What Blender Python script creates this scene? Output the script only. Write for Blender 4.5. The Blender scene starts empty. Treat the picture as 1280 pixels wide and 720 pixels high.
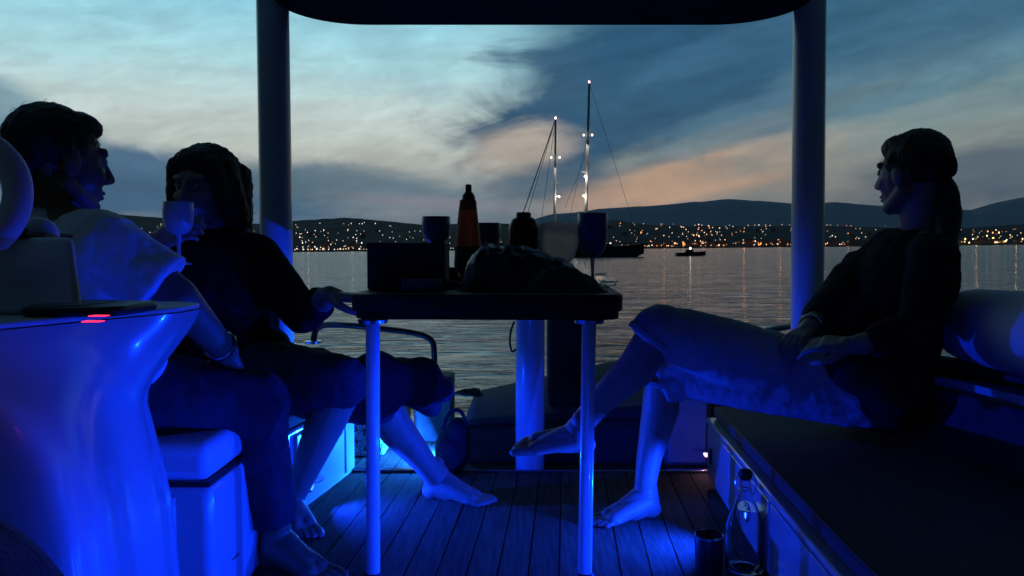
import bpy, bmesh, math, random
from math import sin, cos, pi, radians, atan2, sqrt
from mathutils import Vector as V, Matrix, noise

random.seed(7)
scene = bpy.context.scene
COL = scene.collection

# ------------------------------------------------------------------ camera
CAM_H, PITCH, HEEL_DEG = 0.80, 2.78, 0.57
HEEL = Matrix.Rotation(radians(HEEL_DEG), 4, 'Y')        # the boat heels a little to starboard
cam_local = Matrix.Translation((0, 0, CAM_H)) @ Matrix.Rotation(radians(90 - PITCH), 4, 'X')
cd = bpy.data.cameras.new('camera')
cd.sensor_width = 36.0
cd.lens = 36.0 * 1000 / 1280
cd.clip_start, cd.clip_end = 0.02, 60000
cam = bpy.data.objects.new('camera', cd)
COL.objects.link(cam)
cam.matrix_world = HEEL @ cam_local
scene.camera = cam
RC = cam_local.to_3x3()


def P(px, py, d):
    """boat-frame point at depth Y = d seen at photograph pixel (px, py)"""
    r = RC @ V(((px - 640) / 1000, -(py - 360) / 1000, -1))
    return V((0, 0, CAM_H)) + r * (d / r.y)


def PW(px, py, d):
    """the same for far things: world point"""
    r = HEEL.to_3x3() @ RC @ V(((px - 640) / 1000, -(py - 360) / 1000, -1))
    return HEEL @ V((0, 0, CAM_H)) + r * (d / r.y)


def lin(r, g, b):
    f = lambda c: c / 12.92 if c <= 0.04045 else ((c + 0.055) / 1.055) ** 2.4
    return (f(r / 255), f(g / 255), f(b / 255), 1)


# ------------------------------------------------------------------ render settings
scene.render.engine = 'CYCLES'
scene.view_settings.view_transform = 'Standard'
scene.view_settings.look = 'None'
scene.view_settings.exposure = 0.0
scene.view_settings.gamma = 1.0
scene.cycles.use_denoising = True
scene.cycles.max_bounces = 6
scene.cycles.caustics_reflective = False
scene.cycles.caustics_refractive = False
scene.cycles.sample_clamp_indirect = 3.0

# ------------------------------------------------------------------ world: dusk sky with clouds
world = bpy.data.worlds.new('World')
scene.world = world
world.use_nodes = True
WT = world.node_tree
WT.nodes.clear()


class NB:
    """a few words for building node trees"""
    def __init__(self, tree):
        self.t = tree

    def n(self, kind, **kw):
        nd = self.t.nodes.new(kind)
        for k, v in kw.items():
            setattr(nd, k, v)
        return nd

    def put(self, sock, v):
        if hasattr(v, 'is_linked'):
            self.t.links.new(v, sock)
        elif v is not None:
            sock.default_value = v

    def m(self, op, a, b=None, c=None, clamp=False):
        nd = self.n('ShaderNodeMath', operation=op, use_clamp=clamp)
        for i, v in enumerate((a, b, c)):
            if v is not None:
                self.put(nd.inputs[i], v)
        return nd.outputs[0]

    def smooth(self, x, lo, hi):
        nd = self.n('ShaderNodeMapRange', interpolation_type='SMOOTHSTEP')
        self.put(nd.inputs[0], x)
        nd.inputs[1].default_value, nd.inputs[2].default_value = lo, hi
        nd.inputs[3].default_value, nd.inputs[4].default_value = 0, 1
        return nd.outputs[0]

    def mix(self, f, a, b, blend='MIX'):
        nd = self.n('ShaderNodeMix', data_type='RGBA', blend_type=blend)
        self.put(nd.inputs[0], f)
        self.put(nd.inputs[6], a)
        self.put(nd.inputs[7], b)
        return nd.outputs[2]

    def ramp(self, x, stops):
        nd = self.n('ShaderNodeValToRGB')
        els = nd.color_ramp.elements
        while len(els) > 1:
            els.remove(els[-1])
        els[0].position, els[0].color = stops[0]
        for p, c in stops[1:]:
            e = els.new(p)
            e.color = c
        self.put(nd.inputs[0], x)
        return nd.outputs[0]

    def noise(self, vec, scale, detail=5, rough=0.55, dist=0.0):
        nd = self.n('ShaderNodeTexNoise')
        self.put(nd.inputs['Vector'], vec)
        nd.inputs['Scale'].default_value = scale
        nd.inputs['Detail'].default_value = detail
        nd.inputs['Roughness'].default_value = rough
        nd.inputs['Distortion'].default_value = dist
        return nd.outputs[0]

    def xyz(self, x, y, z):
        nd = self.n('ShaderNodeCombineXYZ')
        self.put(nd.inputs[0], x)
        self.put(nd.inputs[1], y)
        self.put(nd.inputs[2], z)
        return nd.outputs[0]


w = NB(WT)
tc = w.n('ShaderNodeTexCoord')
nrm = w.n('ShaderNodeVectorMath', operation='NORMALIZE')
w.put(nrm.inputs[0], tc.outputs['Generated'])
sep = w.n('ShaderNodeSeparateXYZ')
w.put(sep.inputs[0], nrm.outputs[0])
sx, sy, sz = sep.outputs
az = w.m('ARCTAN2', sx, sy)
el = w.m('ARCSINE', sz)


def azel(px, py):
    d = (PW(px, py, 1000) - PW(640, 360, 0.0001)).normalized()
    return atan2(d.x, d.y), math.asin(d.z)


# streaky cloud noise, streaks rising to the right
tilt = 0.20
u1 = w.m('ADD', w.m('MULTIPLY', az, 5.0), w.m('MULTIPLY', el, 5.0 * tilt))
v1 = w.m('SUBTRACT', w.m('MULTIPLY', el, 17.0), w.m('MULTIPLY', az, 17.0 * tilt * 0.8))
nz_streak = w.noise(w.xyz(u1, v1, 3.7), 1.0, 7, 0.60, 0.7)
u2 = w.m('MULTIPLY', az, 9.0)
v2 = w.m('MULTIPLY', el, 18.0)
nz_puff = w.noise(w.xyz(u2, v2, 11.3), 1.0, 8, 0.62, 0.5)
nz_fine = w.noise(w.xyz(w.m('MULTIPLY', u1, 2.2), w.m('MULTIPLY', v1, 2.6), 8.1), 1.0, 7, 0.65, 0.4)
wob = w.m('ADD', w.m('MULTIPLY', w.m('SUBTRACT', nz_streak, 0.5), 1.1), w.m('MULTIPLY', w.m('SUBTRACT', nz_puff, 0.5), 1.1))

EL = lambda y: (math.atan((311 - y) / 1000.0) + 0.06) / 0.56
elw = w.m('ADD', el, w.m('MULTIPLY', wob, 0.030))
t_el = w.m('DIVIDE', w.m('ADD', elw, 0.06), 0.56, clamp=True)
left = w.ramp(t_el, [(EL(330), lin(88, 104, 120)), (EL(285), lin(96, 110, 124)), (EL(245), lin(134, 144, 150)),
                     (EL(200), lin(182, 186, 178)), (EL(150), lin(186, 200, 196)), (EL(90), lin(162, 202, 208)),
                     (EL(0), lin(122, 186, 206)), (EL(-120), lin(74, 128, 158)), (1.0, lin(58, 104, 136))])
right = w.ramp(t_el, [(EL(330), lin(62, 80, 96)), (EL(280), lin(84, 98, 108)), (EL(240), lin(132, 130, 124)),
                      (EL(195), lin(124, 132, 128)), (EL(140), lin(92, 120, 128)), (EL(80), lin(66, 102, 122)),
                      (EL(0), lin(44, 82, 108)), (EL(-120), lin(34, 66, 92)), (1.0, lin(28, 56, 82))])
f_lr = w.smooth(w.m('ADD', az, w.m('MULTIPLY', wob, 0.10)), -0.06, 0.14)
sky = w.mix(f_lr, left, right)


def cloud(sky, px, py, a, b, rot, col, amt=1.0, soft=0.45, wobk=0.9, nz=None):
    """one cloud: a noisy ellipse in azimuth / elevation"""
    a0, e0 = azel(px, py)
    da = w.m('SUBTRACT', az, a0)
    de = w.m('SUBTRACT', el, e0)
    c, s = cos(radians(rot)), sin(radians(rot))
    p = w.m('DIVIDE', w.m('ADD', w.m('MULTIPLY', da, c), w.m('MULTIPLY', de, s)), a / 1000)
    q = w.m('DIVIDE', w.m('SUBTRACT', w.m('MULTIPLY', de, c), w.m('MULTIPLY', da, s)), b / 1000)
    r = w.m('SQRT', w.m('ADD', w.m('MULTIPLY', p, p), w.m('MULTIPLY', q, q)))
    r = w.m('ADD', r, w.m('MULTIPLY', nz or wob, wobk))
    f = w.m('MULTIPLY', w.m('SUBTRACT', 1.0, w.smooth(r, 1 - soft, 1 + soft)), amt)
    return w.mix(f, sky, lin(*col))


sky = cloud(sky, 830, 105, 240, 98, 12, (33, 71, 99), 0.92, 0.35, 1.2)
sky = cloud(sky, 700, 190, 85, 60, -8, (40, 76, 104), 0.75, 0.35, 1.3)
sky = cloud(sky, 655, 188, 62, 26, 10, (186, 172, 156), 0.75, 0.5, 1.4)
sky = cloud(sky, 860, 222, 165, 28, 13, (178, 146, 122), 0.92, 0.5, 1.1)
sky = cloud(sky, 900, 178, 130, 9, 12, (96, 116, 124), 0.6, 0.6, 1.6)
sky = cloud(sky, 170, 222, 235, 42, -7, (58, 96, 128), 0.93, 0.30, 0.9)
sky = cloud(sky, 0, 135, 80, 26, -20, (70, 118, 140), 0.7, 0.5, 0.9)
sky = cloud(sky, 450, 238, 200, 24, -7, (92, 116, 130), 0.88, 0.45, 1.2)
sky = cloud(sky, 640, 236, 60, 16, 0, (84, 104, 118), 0.7, 0.5, 1.3)
sky = cloud(sky, 540, 254, 110, 10, -4, (140, 134, 142), 0.6, 0.6, 1.2)
sky = cloud(sky, 1120, 150, 170, 22, 12, (108, 128, 130), 0.55, 0.6, 1.8)
sky = cloud(sky, 1060, 135, 110, 12, 10, (64, 92, 108), 0.6, 0.6, 1.8)
sky = cloud(sky, 1255, 215, 130, 34, 4, (66, 86, 102), 0.8, 0.5, 1.2)
sky = cloud(sky, 1000, 118, 150, 14, 14, (92, 122, 136), 0.6, 0.7, 1.9)
sky = cloud(sky, 1180, 95, 130, 16, 16, (92, 126, 138), 0.6, 0.7, 1.9)
sky = cloud(sky, 930, 160, 170, 10, 14, (112, 126, 130), 0.6, 0.7, 1.9)
sky = cloud(sky, 880, 70, 110, 18, 18, (58, 98, 126), 0.5, 0.7, 1.8)
sky = cloud(sky, 1150, 20, 260, 60, 14, (46, 84, 108), 0.6, 0.6, 1.5)
sky = cloud(sky, 480, 60, 90, 26, -30, (128, 168, 182), 0.4, 0.6, 1.4)
var = w.m('MULTIPLY', w.m('ADD', 0.62, w.m('MULTIPLY', nz_fine, 0.76)), w.m('ADD', 1.36, w.m('MULTIPLY', f_lr, 0.22)))
nz_mot = w.noise(w.xyz(w.m('MULTIPLY', az, 34), w.m('MULTIPLY', el, 52), 2.2), 1.0, 8, 0.75, 0.6)
var = w.m('MULTIPLY', var, w.m('ADD', 0.86, w.m('MULTIPLY', nz_mot, 0.28)))
vs = w.n('ShaderNodeVectorMath', operation='SCALE')
w.put(vs.inputs[0], sky)
w.put(vs.inputs[3], var)
sky = vs.outputs[0]
# the sky away from the afterglow: darker and bluer toward the zenith and the east
f_zen = w.smooth(el, 0.45, 1.2)
sky = w.mix(f_zen, sky, (0.030, 0.075, 0.125, 1))
f_east = w.m('MULTIPLY', w.m('SUBTRACT', 1.0, w.smooth(sy, 0.10, 0.82)), w.m('SUBTRACT', 1.0, w.m('MULTIPLY', w.smooth(el, 0.35, 1.2), 0.8)))
sky = w.mix(f_east, sky, (0.0022, 0.0045, 0.0105, 1))
nish = w.n('ShaderNodeTexSky', sky_type='NISHITA')
nish.sun_disc = False
nish.sun_elevation = radians(-3.5)
nish.sun_rotation = radians(10)
ns = w.n('ShaderNodeVectorMath', operation='SCALE')
w.put(ns.inputs[0], nish.outputs[0])
ns.inputs[3].default_value = 0.02
add = w.n('ShaderNodeVectorMath', operation='ADD')
w.put(add.inputs[0], sky)
w.put(add.inputs[1], ns.outputs[0])
bg = w.n('ShaderNodeBackground')
w.put(bg.inputs[0], add.outputs[0])
bg.inputs[1].default_value = 1.0
wo = w.n('ShaderNodeOutputWorld')
WT.links.new(bg.outputs[0], wo.inputs[0])

# the last glow of the sun that has gone down behind the hills
sd = bpy.data.lights.new('sun', 'SUN')
sd.energy, sd.angle, sd.color = 0.02, radians(20), (1.0, 0.72, 0.5)
sun = bpy.data.objects.new('sun', sd)
COL.objects.link(sun)
sun.rotation_euler = (radians(-86), 0, radians(-10))


# ------------------------------------------------------------------ materials
def material(name, col, rough=0.5, metal=0.0, var=0.15, scale=12, bump=0.0, bscale=60, trans=0.0, ior=1.45,
             emit=None, estr=0.0, coat=0.0, sheen=0.0, stretch=(1, 1, 1), spec=0.5, alpha=None, each=0.0):
    mt = bpy.data.materials.new(name)
    mt.use_nodes = True
    b = NB(mt.node_tree)
    bs = mt.node_tree.nodes['Principled BSDF']
    tcn = b.n('ShaderNodeTexCoord')
    mp = b.n('ShaderNodeMapping')
    b.put(mp.inputs[0], tcn.outputs['Object'])
    mp.inputs['Scale'].default_value = stretch
    nz = b.noise(mp.outputs[0], scale, 6, 0.6)
    c = V(col[:3])
    lo = tuple(max(0, x * (1 - var)) for x in c) + (1,)
    hi = tuple(min(1, x * (1 + var)) for x in c) + (1,)
    base = b.mix(b.smooth(nz, 0.3, 0.7), lo, hi)
    if each:                       # alike pieces differ a little from one another
        oi = b.n('ShaderNodeObjectInfo')
        sc_ = b.n('ShaderNodeVectorMath', operation='SCALE')
        b.put(sc_.inputs[0], base)
        b.put(sc_.inputs[3], b.m('ADD', 1 - each, b.m('MULTIPLY', oi.outputs['Random'], 2 * each)))
        base = sc_.outputs[0]
    b.put(bs.inputs['Base Color'], base)
    b.put(bs.inputs['Roughness'], b.m('ADD', rough - 0.06, b.m('MULTIPLY', nz, 0.12), clamp=True))
    bs.inputs['Metallic'].default_value = metal
    bs.inputs['IOR'].default_value = ior
    bs.inputs['Transmission Weight'].default_value = trans
    bs.inputs['Specular IOR Level'].default_value = spec
    bs.inputs['Coat Weight'].default_value = coat
    bs.inputs['Coat Roughness'].default_value = 0.08
    bs.inputs['Sheen Weight'].default_value = sheen
    if alpha is not None:
        bs.inputs['Alpha'].default_value = alpha
    if emit:
        bs.inputs['Emission Color'].default_value = tuple(emit[:3]) + (1,)
        bs.inputs['Emission Strength'].default_value = estr
    if bump:
        nb = b.noise(mp.outputs[0], bscale, 5, 0.6)
        bp = b.n('ShaderNodeBump')
        bp.inputs['Strength'].default_value = bump
        bp.inputs['Distance'].default_value = 0.01
        b.put(bp.inputs['Height'], nb)
        b.put(bs.inputs['Normal'], bp.outputs[0])
    return mt


M = {}
M['gelcoat'] = material('white_gelcoat', (0.54, 0.55, 0.56), 0.22, var=0.05, scale=5, coat=0.4, bump=0.05, bscale=14)
M['dash_top'] = material('pale_dash_top', (0.62, 0.64, 0.62), 0.4, var=0.10, scale=20, bump=0.06, bscale=90)
M['white_paint'] = material('white_enamel', (0.72, 0.73, 0.75), 0.25, var=0.06, scale=9, coat=0.3, bump=0.03)
M['canopy'] = material('canopy_white', (0.45, 0.46, 0.50), 0.5, var=0.08, bump=0.06, bscale=40)
M['canopy_dark'] = material('dark_canopy_fabric', (0.03, 0.03, 0.04), 0.8, var=0.2, bump=0.2, bscale=60, spec=.1)
M['vinyl_white'] = material('white_vinyl', (0.66, 0.67, 0.70), 0.5, var=0.10, scale=9, bump=0.15, bscale=120)
M['vinyl_pale'] = material('pale_blue_grey_vinyl', (0.44, 0.45, 0.48), 0.6, var=0.12, scale=9, bump=0.2, bscale=120)
M['vinyl_dark'] = material('charcoal_upholstery', (0.040, 0.038, 0.045), 0.75, var=0.35, scale=30, bump=0.5, bscale=260, sheen=0.15)
M['vinyl_grey'] = material('grey_deck_pad', (0.16, 0.16, 0.17), 0.75, var=0.2, scale=25, bump=0.3, bscale=200)
M['teak'] = material('weathered_teak', (0.14, 0.10, 0.06), 0.85, each=.22, spec=.15, var=0.30, scale=7, bump=0.35, bscale=30, stretch=(14, 0.9, 6))
M['caulk'] = material('black_caulking', (0.02, 0.02, 0.021), 0.8, spec=.1)
M['table'] = material('dark_varnished_wood', (0.022, 0.014, 0.010), 0.5, spec=.25, var=0.35, scale=6, bump=0.15, stretch=(2, 12, 6))
M['black'] = material('black_plastic', (0.012, 0.012, 0.013), 0.4, var=0.3)
M['black_cloth'] = material('black_canvas', (0.014, 0.014, 0.016), 0.85, var=0.4, scale=20, bump=0.5, bscale=90)
M['rubber'] = material('black_rubber', (0.02, 0.02, 0.02), 0.6)
M['steel'] = material('stainless_steel', (0.60, 0.61, 0.62), 0.22, metal=1.0, var=0.08, scale=30)
M['skin'] = material('skin', (0.36, 0.22, 0.16), 0.5, var=0.10, scale=18, bump=0.08, bscale=180)
M['skin_tan'] = material('tanned_skin', (0.20, 0.11, 0.055), 0.5, var=0.10, scale=18, bump=0.08, bscale=180)
M['lip'] = material('lip', (0.25, 0.09, 0.08), 0.45)
M['eye'] = material('eye', (0.4, 0.38, 0.36), 0.2)
M['hair_dark'] = material('dark_brown_hair', (0.016, 0.011, 0.009), 0.55, var=0.5, scale=40, bump=0.7, bscale=90, stretch=(1, 1, .2))
M['hair_brown'] = material('brown_hair', (0.035, 0.022, 0.015), 0.55, var=0.5, scale=40, bump=0.7, bscale=90, stretch=(1, 1, .2))
M['shirt_white'] = material('white_cotton', (0.62, 0.62, 0.64), 0.85, var=0.08, scale=20, bump=0.7, bscale=16, sheen=0.2)
M['dress_black'] = material('black_jersey', (0.010, 0.010, 0.012), 0.9, var=0.4, scale=20, bump=0.8, bscale=20, spec=.12)
M['skirt_print'] = material('dark_blue_cotton', (0.045, 0.045, 0.06), 0.9, var=0.3, scale=14, bump=0.8, bscale=18, spec=.12)
M['shirt_grey'] = material('dark_grey_linen', (0.022, 0.019, 0.020), 0.9, var=0.3, scale=16, bump=0.9, bscale=18, spec=.12)
M['trouser'] = material('faded_denim', (0.44, 0.44, 0.48), 0.85, var=0.07, scale=22, bump=0.8, bscale=16, spec=.12)
M['short_dark'] = material('dark_cotton', (0.034, 0.034, 0.042), 0.9, var=0.3, bump=0.6, bscale=18, spec=.12)
M['cup_white'] = material('white_plastic_cup', (0.62, 0.62, 0.64), 0.30, var=0.06, trans=0.25, spec=0.5, bump=0.05)
M['cup_frost'] = material('frosted_plastic_cup', (0.80, 0.86, 0.88), 0.6, var=0.10, scale=50, trans=0.65, ior=1.12, bump=0.3, bscale=60)
M['cup_purple'] = material('violet_plastic_cup', (0.22, 0.17, 0.36), 0.30, var=0.10, trans=0.35)
M['cup_smoke'] = material('smoky_violet_cup', (0.16, 0.14, 0.26), 0.30, var=0.10, trans=0.5)
M['glass'] = material('clear_glass', (0.92, 0.95, 0.96), 0.03, var=0.01, trans=1.0, ior=1.45)
M['amber'] = material('red_brown_bottle', (0.60, 0.13, 0.06), 0.45, var=0.25, scale=14, trans=0.35, ior=1.2)
M['jar'] = material('dark_brown_jar', (0.045, 0.016, 0.010), 0.25, var=0.25)
M['box_dark'] = material('dark_carton', (0.014, 0.011, 0.009), 0.55, var=0.35, scale=14)
M['label_dark'] = material('brown_paper_label', (0.040, 0.022, 0.012), 0.7, var=0.4, scale=20)
M['pack_blue'] = material('blue_paper_pack', (0.16, 0.16, 0.42), 0.5, var=0.15, scale=30)
M['pack_label'] = material('dark_blue_label', (0.06, 0.06, 0.20), 0.5, var=0.2, scale=30)
M['foil'] = material('crumpled_dark_foil', (0.10, 0.09, 0.11), 0.32, var=0.4, metal=0.35, scale=12, bump=0.8, bscale=30)
M['paper_brown'] = material('brown_paper', (0.15, 0.11, 0.07), 0.8, var=0.3, scale=15, bump=0.7, bscale=30)
M['napkin'] = material('white_paper', (0.72, 0.72, 0.70), 0.8, var=0.06, bump=0.3, bscale=40)
M['rope'] = material('dark_rope', (0.05, 0.05, 0.055), 0.9, bump=0.9, bscale=300)
M['led_blue'] = material('lit_blue_lens', (0.2, 0.3, 0.8), 0.3, emit=(0.03, 0.16, 1.0), estr=6.0)
M['led_white'] = material('lit_pinkish_lens', (0.8, 0.7, 0.8), 0.3, emit=(1.0, 0.55, 0.85), estr=2.2)
M['led_red'] = material('lit_red_digit', (0.6, 0.05, 0.08), 0.4, emit=(1.0, 0.02, 0.08), estr=2.4)
M['plastic_clear'] = material('clear_plastic_box', (0.75, 0.78, 0.78), 0.12, var=0.03, trans=0.9, ior=1.3)
M['yacht_hull'] = material('dark_yacht_paint', (0.02, 0.024, 0.034), 0.3)
M['yacht_white'] = material('yacht_superstructure', (0.30, 0.31, 0.32), 0.4)
M['mast'] = material('silver_mast', (0.62, 0.63, 0.62), 0.4, var=0.06)
M['lamp_white'] = material('lit_white_lamp', (0.9, 0.9, 0.9), 0.4, emit=(1.0, 0.92, 0.80), estr=7)
M['lamp_window'] = material('lit_cabin_window', (0.9, 0.9, 0.9), 0.4, emit=(1.0, 0.90, 0.75), estr=1.3)
M['lamp_pink'] = material('lit_masthead_lamp', (0.9, 0.7, 0.7), 0.4, emit=(1.0, 0.50, 0.55), estr=9)
for nm, c, s in (('warm', (1.0, 0.62, 0.34), 2.0), ('white', (1.0, 0.86, 0.72), 2.2), ('orange', (1.0, 0.36, 0.10), 2.0),
                 ('yellow', (1.0, 0.74, 0.26), 2.6)):
    M['shore_' + nm] = material('lit_%s_shore_lamp' % nm, c, 0.5, emit=c, estr=s)
for k in M.values():
    if k.name.startswith('lit_'):
        k.cycles.emission_sampling = 'NONE'


def patterned_cloth():
    mt = bpy.data.materials.new('white_cloth_with_black_scrolls')
    mt.use_nodes = True
    b = NB(mt.node_tree)
    bs = mt.node_tree.nodes['Principled BSDF']
    tcn = b.n('ShaderNodeTexCoord')
    vo = b.n('ShaderNodeTexVoronoi', feature='DISTANCE_TO_EDGE')
    nd = b.n('ShaderNodeTexNoise')
    nd.inputs['Scale'].default_value = 12
    b.put(nd.inputs['Vector'], tcn.outputs['Object'])
    mx = b.mix(0.12, tcn.outputs['Object'], nd.outputs[1], 'ADD')
    b.put(vo.inputs['Vector'], mx)
    vo.inputs['Scale'].default_value = 26
    ring = b.m('FRACT', b.m('MULTIPLY', vo.outputs[0], 7.0))
    f = b.smooth(ring, 0.42, 0.55)
    b.put(bs.inputs['Base Color'], b.mix(f, (0.02, 0.02, 0.03, 1), (0.75, 0.75, 0.75, 1)))
    bs.inputs['Roughness'].default_value = 0.85
    return mt


M['scroll'] = patterned_cloth()


def sea_material():
    mt = bpy.data.materials.new('sea_water')
    mt.use_nodes = True
    b = NB(mt.node_tree)
    bs = mt.node_tree.nodes['Principled BSDF']
    bs.inputs['Base Color'].default_value = (0.030, 0.045, 0.048, 1)
    bs.inputs['Roughness'].default_value = 0.12
    bs.inputs['IOR'].default_value = 1.333
    g = b.n('ShaderNodeNewGeometry')
    h = None
    for sc, st, amt, lo, hi in ((0.10, (0.35, 1.0, 1), .9, 0, 0), (0.30, (0.34, 1.0, 1), .60, .47, .72), (0.85, (0.36, 1, 1), .30, .46, .72), (2.6, (0.45, 1, 1), .13, .42, .75), (8.0, (0.6, 1, 1), .03, 0, 0)):
        mp = b.n('ShaderNodeMapping')
        b.put(mp.inputs[0], g.outputs['Position'])
        mp.inputs['Scale'].default_value = st
        mp.inputs['Rotation'].default_value = (0, 0, 0.10 * sc)
        x = b.noise(mp.outputs[0], sc, 4, 0.55, 0.4)
        if hi:
            x = b.smooth(x, lo, hi)
        x = b.m('MULTIPLY', x, amt)
        h = x if h is None else b.m('ADD', h, x)
    bp = b.n('ShaderNodeBump')
    bp.inputs['Strength'].default_value = 1.0
    bp.inputs['Distance'].default_value = 0.145
    b.put(bp.inputs['Height'], h)
    b.put(bs.inputs['Normal'], bp.outputs[0])
    return mt


M['sea'] = sea_material()


def land_material(name, a, c, scale):
    mt = bpy.data.materials.new(name)
    mt.use_nodes = True
    b = NB(mt.node_tree)
    bs = mt.node_tree.nodes['Principled BSDF']
    g = b.n('ShaderNodeNewGeometry')
    nz = b.noise(g.outputs['Position'], scale, 6, 0.6)
    b.put(bs.inputs['Base Color'], b.mix(b.smooth(nz, 0.35, 0.65), a, c))
    bs.inputs['Roughness'].default_value = 0.95
    bs.inputs['Specular IOR Level'].default_value = 0.1
    return mt


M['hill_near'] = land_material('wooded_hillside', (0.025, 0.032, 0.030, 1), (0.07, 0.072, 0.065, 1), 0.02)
M['hill_far'] = land_material('haze_tinted_slope', (0.20, 0.25, 0.31, 1), (0.25, 0.30, 0.36, 1), 0.002)  # blue of distant haze put into the slope colour
M['facade'] = land_material('rendered_facade', (0.20, 0.17, 0.14, 1), (0.30, 0.26, 0.22, 1), 0.05)
M['roof_tile'] = land_material('roof_tiles', (0.16, 0.08, 0.05, 1), (0.22, 0.11, 0.07, 1), 0.2)


# ------------------------------------------------------------------ mesh builder
def frame_of(d, hint=V((0, 0, 1))):
    d = d.normalized()
    x = d.cross(hint)
    if x.length < 1e-4:
        x = d.cross(V((0, 1, 0)))
    x.normalize()
    return x, d.cross(x).normalized(), d


class MB:
    def __init__(self):
        self.v, self.f = [], []

    def add(self, vs, fs):
        o = len(self.v)
        self.v += [V(p) for p in vs]
        self.f += [tuple(i + o for i in f) for f in fs]
        return self

    def box(self, lo, hi, rot=0.0, about=None):
        lo, hi = V(lo), V(hi)
        vs = [V((x, y, z)) for z in (lo.z, hi.z) for y in (lo.y, hi.y) for x in (lo.x, hi.x)]
        if rot:
            c = V(about) if about is not None else (lo + hi) / 2
            R = Matrix.Rotation(rot, 3, 'Z')
            vs = [c + R @ (p - c) for p in vs]
        return self.add(vs, [(0, 2, 3, 1), (4, 5, 7, 6), (0, 1, 5, 4), (2, 6, 7, 3), (1, 3, 7, 5), (0, 4, 6, 2)])

    def rings(self, rings, cap=True, closed=True):
        n = len(rings[0])
        vs = [p for r in rings for p in r]
        fs = []
        for i in range(len(rings) - 1):
            for j in range(n if closed else n - 1):
                k = (j + 1) % n
                fs.append((i * n + j, i * n + k, (i + 1) * n + k, (i + 1) * n + j))
        if cap:
            fs.append(tuple(range(n - 1, -1, -1)))
            fs.append(tuple((len(rings) - 1) * n + j for j in range(n)))
        return self.add(vs, fs)

    def capsule(self, p0, r0, p1, r1, n=20, round_=True):
        p0, p1 = V(p0), V(p1)
        if (p1 - p0).length < 1e-5:
            p1 = p0 + V((0, 0, 1e-4))
        x, y, d = frame_of(p1 - p0)
        prof = []
        if round_:
            for k in range(4):
                a = -pi / 2 + 0.12 + k * (pi / 2 - 0.12) / 4
                prof.append((p0 + d * r0 * sin(a), r0 * cos(a)))
        prof += [(p0, r0), (p1, r1)]
        if round_:
            for k in range(1, 5):
                a = k * (pi / 2 - 0.12) / 4
                prof.append((p1 + d * r1 * sin(a), r1 * cos(a)))
        return self.rings([[c + (x * cos(2 * pi * j / n) + y * sin(2 * pi * j / n)) * r for j in range(n)] for c, r in prof])

    def chain(self, pts, round_=True, n=20):
        for (a, ra), (b, rb) in zip(pts[:-1], pts[1:]):
            self.capsule(a, ra, b, rb, n, round_)
        return self

    def ell(self, c, rad, axes=None, nu=16, nv=10):
        c = V(c)
        ax = axes or (V((1, 0, 0)), V((0, 1, 0)), V((0, 0, 1)))
        rings = []
        for i in range(nv + 1):
            a = -pi / 2 + 0.08 + (pi - 0.16) * i / nv
            rings.append([c + ax[0] * rad[0] * cos(a) * cos(2 * pi * j / nu) + ax[1] * rad[1] * cos(a) * sin(2 * pi * j / nu)
                          + ax[2] * rad[2] * sin(a) for j in range(nu)])
        return self.rings(rings)

    def lathe(self, base, prof, n=32, axis=V((0, 0, 1)), cap=True):
        x, y, d = frame_of(V(axis), V((0.13, 0.91, 0.2)))
        return self.rings([[V(base) + d * z + (x * cos(2 * pi * j / n) + y * sin(2 * pi * j / n)) * max(r, 1e-4) for j in range(n)] for r, z in prof], cap)

    def tube(self, pts, r, n=10, smooth=0):
        pts = [V(p) for p in pts]
        for _ in range(smooth):
            q = [pts[0]]
            for a, b in zip(pts[:-1], pts[1:]):
                q += [a.lerp(b, .25), a.lerp(b, .75)]
            pts = q + [pts[-1]]
        rs = r if isinstance(r, (list, tuple)) else [r] * len(pts)
        if len(rs) != len(pts):
            rs = [rs[0] + (rs[-1] - rs[0]) * i / (len(pts) - 1) for i in range(len(pts))]
        rings, px = [], None
        for i, p in enumerate(pts):
            d = (pts[min(i + 1, len(pts) - 1)] - pts[max(i - 1, 0)]).normalized()
            if px is None:
                x, y, _ = frame_of(d)
            else:
                x = (px - d * px.dot(d)).normalized()
                y = d.cross(x)
            px = x
            rings.append([p + (x * cos(2 * pi * j / n) + y * sin(2 * pi * j / n)) * rs[i] for j in range(n)])
        return self.rings(rings)

    def prism(self, poly, z0, z1):
        n = len(poly)
        vs = [V((p[0], p[1], z0)) for p in poly] + [V((p[0], p[1], z1)) for p in poly]
        fs = [tuple(range(n - 1, -1, -1)), tuple(range(n, 2 * n))] + [(j, (j + 1) % n, n + (j + 1) % n, n + j) for j in range(n)]
        return self.add(vs, fs)

    def build(self, name, mat, parent=None, smooth=True, bevel=0.0, remesh=0.0, sm_iter=4, subsurf=0, angle=40, at=None, disp=None, fix=True):
        me = bpy.data.meshes.new(name)
        off = parent['_base'] if parent is not None and '_base' in parent else (at if at is not None else (0, 0, 0))
        off = V(off)
        me.from_pydata([p - off for p in self.v], [], self.f)
        me.update()
        if fix:
            bm = bmesh.new()
            bm.from_mesh(me)
            bmesh.ops.recalc_face_normals(bm, faces=bm.faces)
            bm.to_mesh(me)
            bm.free()
        me.materials.append(M[mat] if isinstance(mat, str) else mat)
        o = bpy.data.objects.new(name, me)
        COL.objects.link(o)
        if smooth:
            me.polygons.foreach_set('use_smooth', [True] * len(me.polygons))
        if bevel:
            b = o.modifiers.new('bevel', 'BEVEL')
            b.width, b.segments, b.limit_method, b.angle_limit = bevel, 3, 'ANGLE', radians(35)
        if smooth and not remesh and angle:
            try:
                me.set_sharp_from_angle(angle=radians(angle if not bevel else 60))
            except Exception:
                pass
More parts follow.
